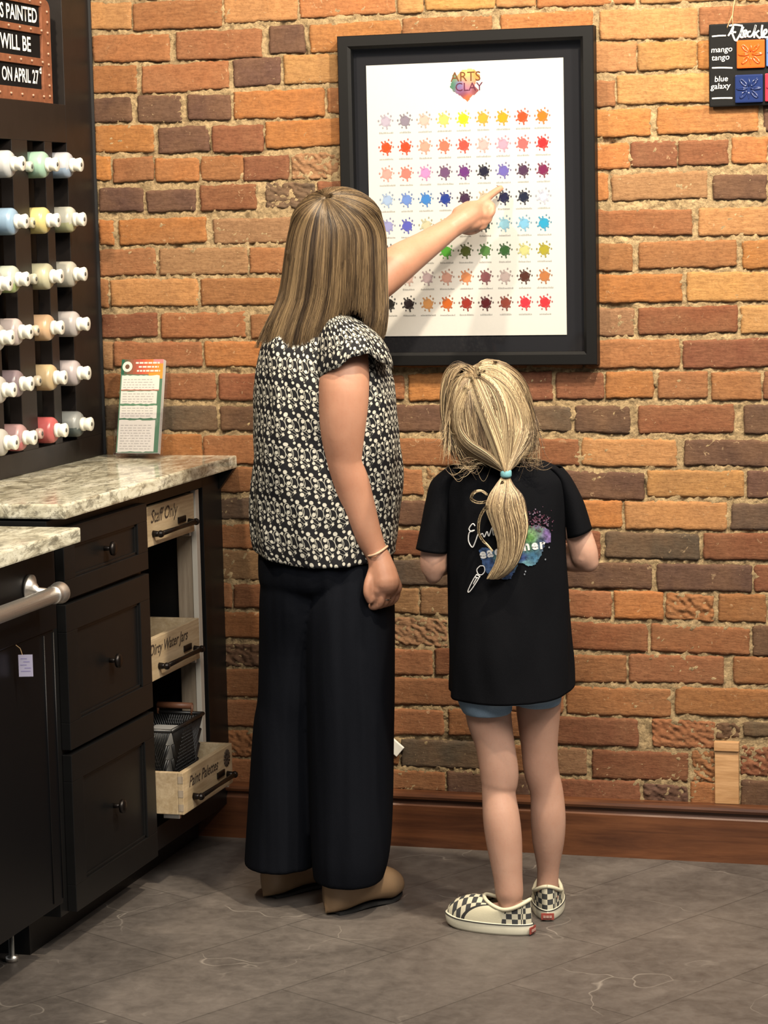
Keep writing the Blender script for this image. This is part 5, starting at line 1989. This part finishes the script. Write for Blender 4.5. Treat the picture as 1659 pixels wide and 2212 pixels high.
# shorts
sb = bmesh.new()
F.loft(sb, [(1400, 985, 1212, .09, 0), (1470, 982, 1218, .095, 0), (1508, 986, 1214, .09, 0)], 36, 3, cap0=True, cap1=True)
F.loft(sb, [(1480, 984, 1106, .075, -.008), (1516, 990, 1107, .070, -.008), (1538, 1000, 1106, .064, -.008)], 30, 3, cap0=True, cap1=True)
F.loft(sb, [(1480, 1108, 1216, .070, .020), (1512, 1112, 1212, .064, .020), (1521, 1114, 1208, .062, .020)], 30, 3, cap0=True, cap1=True)
obj('shorts', fuse(sb, .004, 2), M['denim'], gi)

# slip-on shoes


def slip_on(heel, dirv, Ln, hw_, mirror=1):
    heel = Vector(heel + (0,))
    d = Vector((dirv[0], dirv[1], 0)).normalized()
    sd = Vector((d.y, -d.x, 0)) * mirror
    root = bpy.data.objects.new('slip_on_shoe', None)
    NO = 60

    def outline(t):
        # t 0 = heel, going round
        c_, s_ = math.cos(t), math.sin(t)
        s = .5 - .5 * math.copysign(abs(c_) ** .92, c_)
        wprof = .80 + .20 * math.sin(min(1, s / .7) * PI / 2)
        return s * Ln, s_ * hw_ * wprof * (1 - .10 * max(0, s - .55))
    OUT = [outline(2 * PI * k / NO) for k in range(NO)]

    def opening(t):
        c_, s_ = math.cos(t), math.sin(t)
        s = .285 - .265 * c_
        return s * Ln, s_ * hw_ * (.80 if c_ < 0 else .84)
    OPN = [opening(2 * PI * k / NO) for k in range(NO)]
    P3 = lambda s, t_, z: heel + d * s + sd * t_ + Vector((0, 0, z))
    # sole
    bm = bmesh.new()
    ZS = .024
    prof = [(.0, .97), (.004, 1.0), (ZS - .003, 1.02), (ZS, .99)]
    rows_ = []
    for z, k in prof:
        row = []
        for (s, t_) in OUT:
            lift = .006 * max(0, (s / Ln - .78) / .22) ** 1.5
            row.append(bm.verts.new(P3(Ln / 2 + (s - Ln / 2) * k, t_ * k, z + .0006 + lift)))
        rows_.append(row)
    for r0, r1 in zip(rows_, rows_[1:]):
        for k in range(NO):
            f = bm.faces.new((r0[k], r0[(k + 1) % NO], r1[(k + 1) % NO], r1[k]))
            f.smooth = True
    bm.faces.new(rows_[0][::-1])
    bm.faces.new(rows_[-1])
    # upper
    ub = bmesh.new()
    uvl = ub.loops.layers.uv.new('uv')
    NK = 12
    U = []
    UVS = []
    for j in range(NK + 1):
        k_ = j / NK
        row = []
        uvr = []
        for i in range(NO):
            (s0, t0), (s1, t1) = OUT[i], OPN[i]
            th = 2 * PI * i / NO
            front = max(0, -math.cos(th))
            ztop = .066 + .009 * max(0, math.cos(th)) ** 2 - .010 * abs(math.sin(th)) ** 2 + .008 * front
            f_ = k_ ** (1.5 - .35 * front)
            g_ = math.sin(k_ * PI / 2) ** (.80 - .15 * front)
            s = s0 * .985 + Ln * .007 + (s1 - s0) * f_
            t_ = t0 * .97 + (t1 - t0) * f_
            lift = .006 * max(0, (s0 / Ln - .78) / .22) ** 1.5 * (1 - k_)
            z = ZS - .002 + lift + (ztop - ZS) * g_
            row.append(ub.verts.new(P3(s, t_, z)))
            uvr.append((s, t_) if front > .35 else ((t_ if abs(math.sin(th)) < .5 else s), z))
        U.append(row)
        UVS.append(uvr)
    for j in range(NK):
        for i in range(NO):
            i2 = (i + 1) % NO
            f = ub.faces.new((U[j][i], U[j][i2], U[j + 1][i2], U[j + 1][i]))
            f.smooth = True
            th = 2 * PI * (i + .5) / NO
            c_ = math.cos(th)
            # checks over the vamp and round the heel, plain canvas at the sides and collar
            if c_ < -.50: m_ = 0
            elif c_ > .45: m_ = 0 if j < NK * .78 else 1
            else: m_ = 1
            if -.50 <= c_ < -.36: m_ = 2
            f.material_index = m_
            quad = (UVS[j][i], UVS[j][i2], UVS[j + 1][i2], UVS[j + 1][i])
            for l, q_ in zip(f.loops, quad): l[uvl].uv = q_
    # collar roll and insole
    tube(ub, [v.co.copy() for v in U[-1]] + [U[-1][0].co.copy()], .0042, 8, caps=False, mi=1)
    cfl = [ub.verts.new(P3(s, t_, ZS + .004)) for s, t_ in [(a * .9 + .02 * .5, b * .9) for a, b in OPN]]
    f = ub.faces.new(cfl)
    f.material_index = 1
    up_ = obj('shoe_upper', ub, [M['checker'], M['cream'], M['line_dark']], gi)
    so_ = obj('shoe_sole', bm, M['rubber'], up_)
    bm = bmesh.new()
    for zz, r_ in ((ZS - .0015, .0011),):
        tube(bm, [P3(Ln / 2 + (s - Ln / 2) * 1.02, t_ * 1.02, zz + .006 * max(0, (s / Ln - .78) / .22) ** 1.5) for s, t_ in OUT] + [P3(OUT[0][0] - .001, 0, zz)], r_, 6, caps=False)
    obj('foxing_line', bm, M['line_dark'], up_)
    bm = bmesh.new()
    box(bm, -.0012, .0012, -.0135, .0135, .004, .018, .0006)
    for v in bm.verts: v.co = P3(-.0022 + v.co.x + (v.co.y ** 2) * 9, v.co.y, v.co.z)
    ht = obj('heel_label', bm, M['heel_red'], up_)
    bm = bmesh.new()
    for a, b in [(-.009, -.004), (-.003, .003), (.004, .009)]:
        box(bm, -.0006, .0006, a, b, .0085, .0135)
    for v in bm.verts: v.co = P3(-.0040 + v.co.x + (v.co.y ** 2) * 9, v.co.y, v.co.z)
    obj('label_marks', bm, plain('faded_print', (.60, .38, .32), .7), ht)
    bpy.data.objects.remove(root)
    return up_


slip_on((1.180, -.664), (-1, .22), .196, .036)
slip_on((1.190, -.564), (-.20, .98), .196, .036, -1)

# hair of the girl
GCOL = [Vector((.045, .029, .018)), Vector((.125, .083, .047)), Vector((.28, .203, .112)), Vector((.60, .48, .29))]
OUTL = smooth_path([(1150, 990), (1157, 957), (1162, 928), (1157, 900), (1139, 868), (1121, 829), (1100, 795), (1080, 782), (1059, 777), (1040, 783), (1024, 796), (1003, 787), (986, 794), (973, 812), (966, 851), (963, 890), (966, 928), (982, 965), (998, 995)], 8)
TIE = (1093, 1021)
HCu, HCv, Ru, Rv = 1063, 893, 102, 117
RD = .100


def hd(u, v, k=1.0):
    """depth of the head's back surface"""
    e = ((u - HCu) / Ru) ** 2 + ((v - HCv) / Rv) ** 2
    return -RD * k * math.sqrt(max(0, 1 - e * .97))


rnd = random.Random(23)
paths = []
NO_ = len(OUTL)
PART = (1028, 806)


def girl_strand(u0, v0, bu, bv, layer, r, c, n=16, endu=None):
    tu, tv = endu
    pts_ = []
    for i in range(n + 1):
        q_ = i / n
        a = (1 - q_) ** 2
        b = 2 * q_ * (1 - q_)
        cc = q_ * q_
        u = a * u0 + b * bu + cc * tu
        v = a * v0 + b * bv + cc * tv
        s_ = max(0, (q_ - .35) / .65)
        d = hd(u, v) * layer * (1 - s_) + (-.085) * s_
        pts_.append(W(u, v, d))
    paths.append((pts_, r, tuple(c * .85), tuple(c * 1.08)))


GROWS = [(779, 1040, 1072, .02, -.01), (786, 1000, 1088, .05, -.005), (798, 984, 1102, .07, 0), (815, 972, 1114, .085, 0), (851, 966, 1132, .098, 0), (890, 963, 1149, .103, -.002), (925, 966, 1160, .102, -.006), (955, 975, 1155, .094, -.014), (980, 1000, 1143, .078, -.030), (1000, 1048, 1122, .052, -.056), (1012, 1074, 1108, .030, -.082), (1021, 1085, 1101, .014, -.100)]
GR = F.rings(GROWS, 6)
gpt = shell(F, GR, 5 / 11, Vector((-.30, -.30, .90)).normalized(), F.adz(1058, 776, 0)[2])
for k in range(10500):
    t = rnd.uniform(PI, 2 * PI) if rnd.random() < .8 else rnd.uniform(0, PI)
    if .30 * PI < t < .70 * PI: continue
    rad = 1 - abs(rnd.gauss(0, .035))
    s0 = rnd.uniform(0, .015) if rnd.random() < .6 else rnd.uniform(0, .4)
    n = 22
    wob, w2, ph = rnd.uniform(-.16, .16), .16 * noise.noise((t * 6, 4, 4)), rnd.uniform(0, 6)
    pts_ = []
    for i in range(n + 1):
        f_ = i / n
        q_ = s0 + (.995 - s0) * f_
        tt = t + (wob + w2) * math.sin(f_ * PI) + .02 * math.sin(f_ * 7 + ph)
        pts_.append(gpt(tt, q_, rad * (1 + .012 * math.sin(f_ * 9 + ph)) + .045 * noise.noise((t * 4, f_ * 2, 2)) * math.sin(f_ * PI)))
    ct = math.cos(t)
    c = hair_color(t, 5, (.12 if rad > .965 else -.22) - (.42 * math.exp(-((ct + .32) / .20) ** 2) if t > PI else .2) + .10 * ct, GCOL)  # back-left strand colour darkened: painted shade where the sweeps bare the under-hair
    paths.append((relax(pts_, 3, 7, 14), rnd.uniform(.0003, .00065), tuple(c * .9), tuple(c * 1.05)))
# broad loose locks lying over the cap


sv, sf = [], []
for j in range(37): sv += [gpt(2 * PI * k / 48, .01 + .985 * j / 36, 1.0) for k in range(48)]
for j in range(36): sf += [(j * 48 + k, j * 48 + (k + 1) % 48, (j + 1) * 48 + (k + 1) % 48, (j + 1) * 48 + k) for k in range(48)]
cap_tree = BVHTree.FromPolygons(sv, sf)


def on_cap(u, v, lift):
    r = (FWD + RIGHT * ((u - 829.5) / FPX) - UP * ((v - 1106) / FPX)).normalized()
    h = cap_tree.ray_cast(CAM, r)
    return (h[0] - r * lift) if h[0] is not None else None


for lock, n_l, wdt, bias in [
        ([(1020, 815), (1036, 860), (1058, 915), (1076, 965), (1090, 1016)], 190, 12, .12),
        ([(1012, 835), (988, 880), (990, 930), (1012, 962), (1050, 984), (1086, 1014)], 190, 11, .14),
        ([(1040, 800), (1085, 815), (1120, 860), (1134, 915), (1122, 960), (1098, 1014)], 230, 15, .14),
        ([(1032, 806), (1070, 830), (1092, 875), (1100, 930), (1098, 975), (1094, 1014)], 190, 13, .10),
        ([(1030, 800), (1064, 790), (1098, 812), (1122, 850), (1146, 905), (1142, 950), (1110, 990), (1097, 1016)], 170, 11, .08),
        ([(1028, 812), (1010, 792), (988, 794), (972, 820), (966, 860), (966, 905), (972, 945)], 330, 13, .0),
        ([(1020, 810), (990, 812), (974, 850), (972, 900), (984, 945), (1008, 975), (1048, 998), (1086, 1018)], 150, 10, .0)]:
    for k in range(int(n_l * 1.7)):
        o1, o2 = rnd.gauss(0, wdt * .5), rnd.gauss(0, wdt * .3)
        p = smooth_path(lock, 4)
        n = len(p)
        pts_ = []
        for j, (a, b) in enumerate(p):
            f_ = math.sin(PI * min(1, .12 + .85 * j / n)) ** .5
            u, v = a + o1 * f_, b + o2 * f_
            p_ = on_cap(u, v, (.0035 + .0055 * math.exp(-(o1 / wdt * 1.3) ** 2)) * math.sin(PI * (.08 + .86 * j / n)) ** .6)
            if p_ is None and u < 1010 and v < 960: p_ = W(u, v, -.022 + .012 * math.sin(o1))
            if p_ is not None: pts_.append(p_)
        if len(pts_) < 5: continue
        c = hair_color(o1 * .12 + lock[1][0], 7, bias, GCOL)
        paths.append((relax(pts_, 3), rnd.uniform(.0003, .0006), tuple(c * .85), tuple(c * 1.05)))
# loose strands hanging at the sides
for k in range(560):
    lf = rnd.random() < .62
    t = (PI + rnd.uniform(-.25, .45)) if lf else (2 * PI - rnd.uniform(-.25, .35))
    e = (rnd.gauss(1004, 20), rnd.gauss(992, 16)) if lf else (rnd.gauss(1136, 16), rnd.gauss(990, 14))
    if rnd.random() < .3: e = (rnd.gauss(966, 12), rnd.gauss(960, 22)) if lf else (rnd.gauss(1158, 8), rnd.gauss(955, 25))
    E_ = W(e[0], e[1], rnd.uniform(-.09, -.05))
    q1 = rnd.uniform(.55, .75)
    rad = 1 + rnd.uniform(-.02, .035)
    pts_ = []
    for j in range(19):
        f_ = j / 18
        p = gpt(t, .10 + (q1 - .10) * f_, rad)
        w_ = max(0, (f_ - .35) / .65) ** 1.6
        pts_.append(p.lerp(E_, w_) + ER * (.004 * math.sin(f_ * 7 + k) * f_))
    c = hair_color(t + k * .001, 2, -.05, GCOL)
    paths.append((pts_, rnd.uniform(.0003, .0007), tuple(c * .9), tuple(c * 1.08)))
# nape wisps curling out over the shoulders
for k in range(55):
    lf = rnd.random() < .6
    am_, fr_ = rnd.uniform(-14, 34), rnd.uniform(1.6, 3.4)
    s_ = -1 if lf else 1
    u0, v0 = (rnd.uniform(1000, 1060), rnd.uniform(995, 1012)) if lf else (rnd.uniform(1105, 1150), rnd.uniform(985, 1005))
    ln = rnd.uniform(18, 48)
    pts_ = [W(u0 + s_ * ln * q_, v0 + am_ * math.sin(q_ * fr_), -.082 - .01 * math.sin(q_ * 3)) for q_ in [j / 9 for j in range(10)]]
    c = hair_color(k * .3, 4, 0, GCOL)
    paths.append((pts_, .00045, tuple(c), tuple(c)))
# ponytail
PR = [(1021, 1093, 8, -.104), (1034, 1093, 12, -.112), (1050, 1092, 19, -.120), (1071, 1093, 32, -.126), (1100, 1092, 40, -.128), (1140, 1101, 38, -.130), (1180, 1103, 30, -.130), (1215, 1096, 25, -.128), (1238, 1081, 20, -.126), (1251, 1068, 14, -.124)]
PRS = smooth_path(PR, 6)
for k in range(3600):
    w_ = rnd.uniform(-1, 1)
    w_ = math.copysign(abs(w_) ** .85, w_)
    dz = rnd.uniform(0, 1)
    e = 1 - .10 * rnd.random() ** 2 - (.25 * rnd.random() if rnd.random() < .18 else 0)
    if w_ > .5: e *= rnd.uniform(.68, 1)
    pts_ = []
    n = 22
    wob = rnd.uniform(-.12, .12)
    for i in range(n + 1):
        q_ = i / n * e
        x = q_ * (len(PRS) - 1)
        j = min(int(x), len(PRS) - 2)
        v, c_, hw_, d = [a + (b - a) * (x - j) for a, b in zip(PRS[j], PRS[j + 1])]
        ww = w_ + wob * math.sin(q_ * 5)
        bul = math.sqrt(max(0, 1 - min(1, abs(ww)) ** 2)) * hw_ / 1040 * .55
        pts_.append(W(c_ + hw_ * ww + 2.5 * math.sin(q_ * 9 + w_ * 4), v, d - bul * (.35 + .65 * dz) + .008))
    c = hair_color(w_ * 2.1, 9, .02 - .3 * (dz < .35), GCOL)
    paths.append((pts_, rnd.uniform(.0003, .0007), tuple(c * .95), tuple(c * 1.05)))
# the looped curl and the long thin lock left of the ponytail
for k in range(46):
    o1, o2 = rnd.uniform(-2.5, 2.5), rnd.uniform(-2.5, 2.5)
    lp = [(1086, 1040), (1078, 1062), (1060, 1080), (1035, 1086), (1018, 1078), (1024, 1064), (1040, 1060), (1052, 1068)]
    p = smooth_path(lp[:rnd.randint(6, 8)], 4)
    c = hair_color(o1 * .2, 3, .1, GCOL)
    paths.append(([W(a + o1, b + o2, -.118) for a, b in p], .0007, tuple(c), tuple(c)))
for k in range(70):
    o1, o2 = rnd.uniform(-3, 3), rnd.uniform(-2, 2)
    lp = [(1080, 1060), (1062, 1084), (1046, 1100), (1036, 1120), (1034, 1148), (1042, 1166), (1054, 1178), (1064, 1190)]
    p = smooth_path(lp[:rnd.choice([5, 6, 8, 8])], 4)
    c = hair_color(o1 * .2, 6, .2, GCOL)
    n = len(p)
    paths.append(([W(a + o1 * (1 - .6 * j / n), b + o2, -.122) for j, (a, b) in enumerate(p)], .0006, tuple(c), tuple(c)))
# fly-aways
for k in range(130):
    x = rnd.random() * (NO_ - 1)
    u0, v0 = OUTL[int(x)]
    if u0 < 1015 and v0 < 830: continue
    du, dv = (u0 - HCu) / Ru, (v0 - HCv) / Rv
    l_ = rnd.uniform(2, 9)
    sw = rnd.uniform(-18, 18)
    pts_ = [W(u0 - du * 6 + du * l_ * math.sin(q_ * 2.6) + sw * q_, v0 - dv * 6 + dv * l_ * math.sin(q_ * 2.6) + abs(sw) * q_ * .7, -.01) for q_ in [j / 8 for j in range(9)]]
    c = hair_color(x, 1, .2, GCOL)
    paths.append((pts_, .0003, tuple(c), tuple(c)))
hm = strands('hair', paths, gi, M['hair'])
bm = bmesh.new()
c0 = W(HCu, HCv, 0)
rx_, rz_ = Ru / F.scale(c0) * .94, Rv / F.scale(c0) * .93
lv = []
for j in range(0, 37):
    lv.append([bm.verts.new(gpt(2 * PI * k / 48, .01 + .985 * j / 36, .93)) for k in range(48)])
for j in range(36):
    for k in range(48):
        if 9 <= k <= 15 and j > 10: continue
        bm.faces.new((lv[j][k], lv[j][(k + 1) % 48], lv[j + 1][(k + 1) % 48], lv[j + 1][k]))
pv = None
for v, c_, hw_, d in PRS:
    cc = W(c_, v, d + .006)
    h = hw_ / F.scale(cc) * .84
    ring = [bm.verts.new(cc + ER * h * math.cos(t) + ED * h * .40 * math.sin(t)) for t in [2 * PI * k / 20 for k in range(20)]]
    if pv:
        for k in range(20): bm.faces.new((pv[k], pv[(k + 1) % 20], ring[(k + 1) % 20], ring[k]))
    pv = ring
obj('hair_underlayer', bm, plain('hair_backing_layer', (.24, .155, .085), .7, nscale=60, namt=.25), hm, True)  # mid-dark blonde backing beneath the strands
bm = bmesh.new()
c0 = W(1093, 1023, -.106)
tube(bm, [c0 + Vector((0, 0, -.0075)), c0 + Vector((0, 0, -.004)), c0 + Vector((0, 0, .004)), c0 + Vector((0, 0, .0075))], [.0095, .0112, .0112, .0095], 20)
obj('hair_tie', bm, M['elastic'], hm)
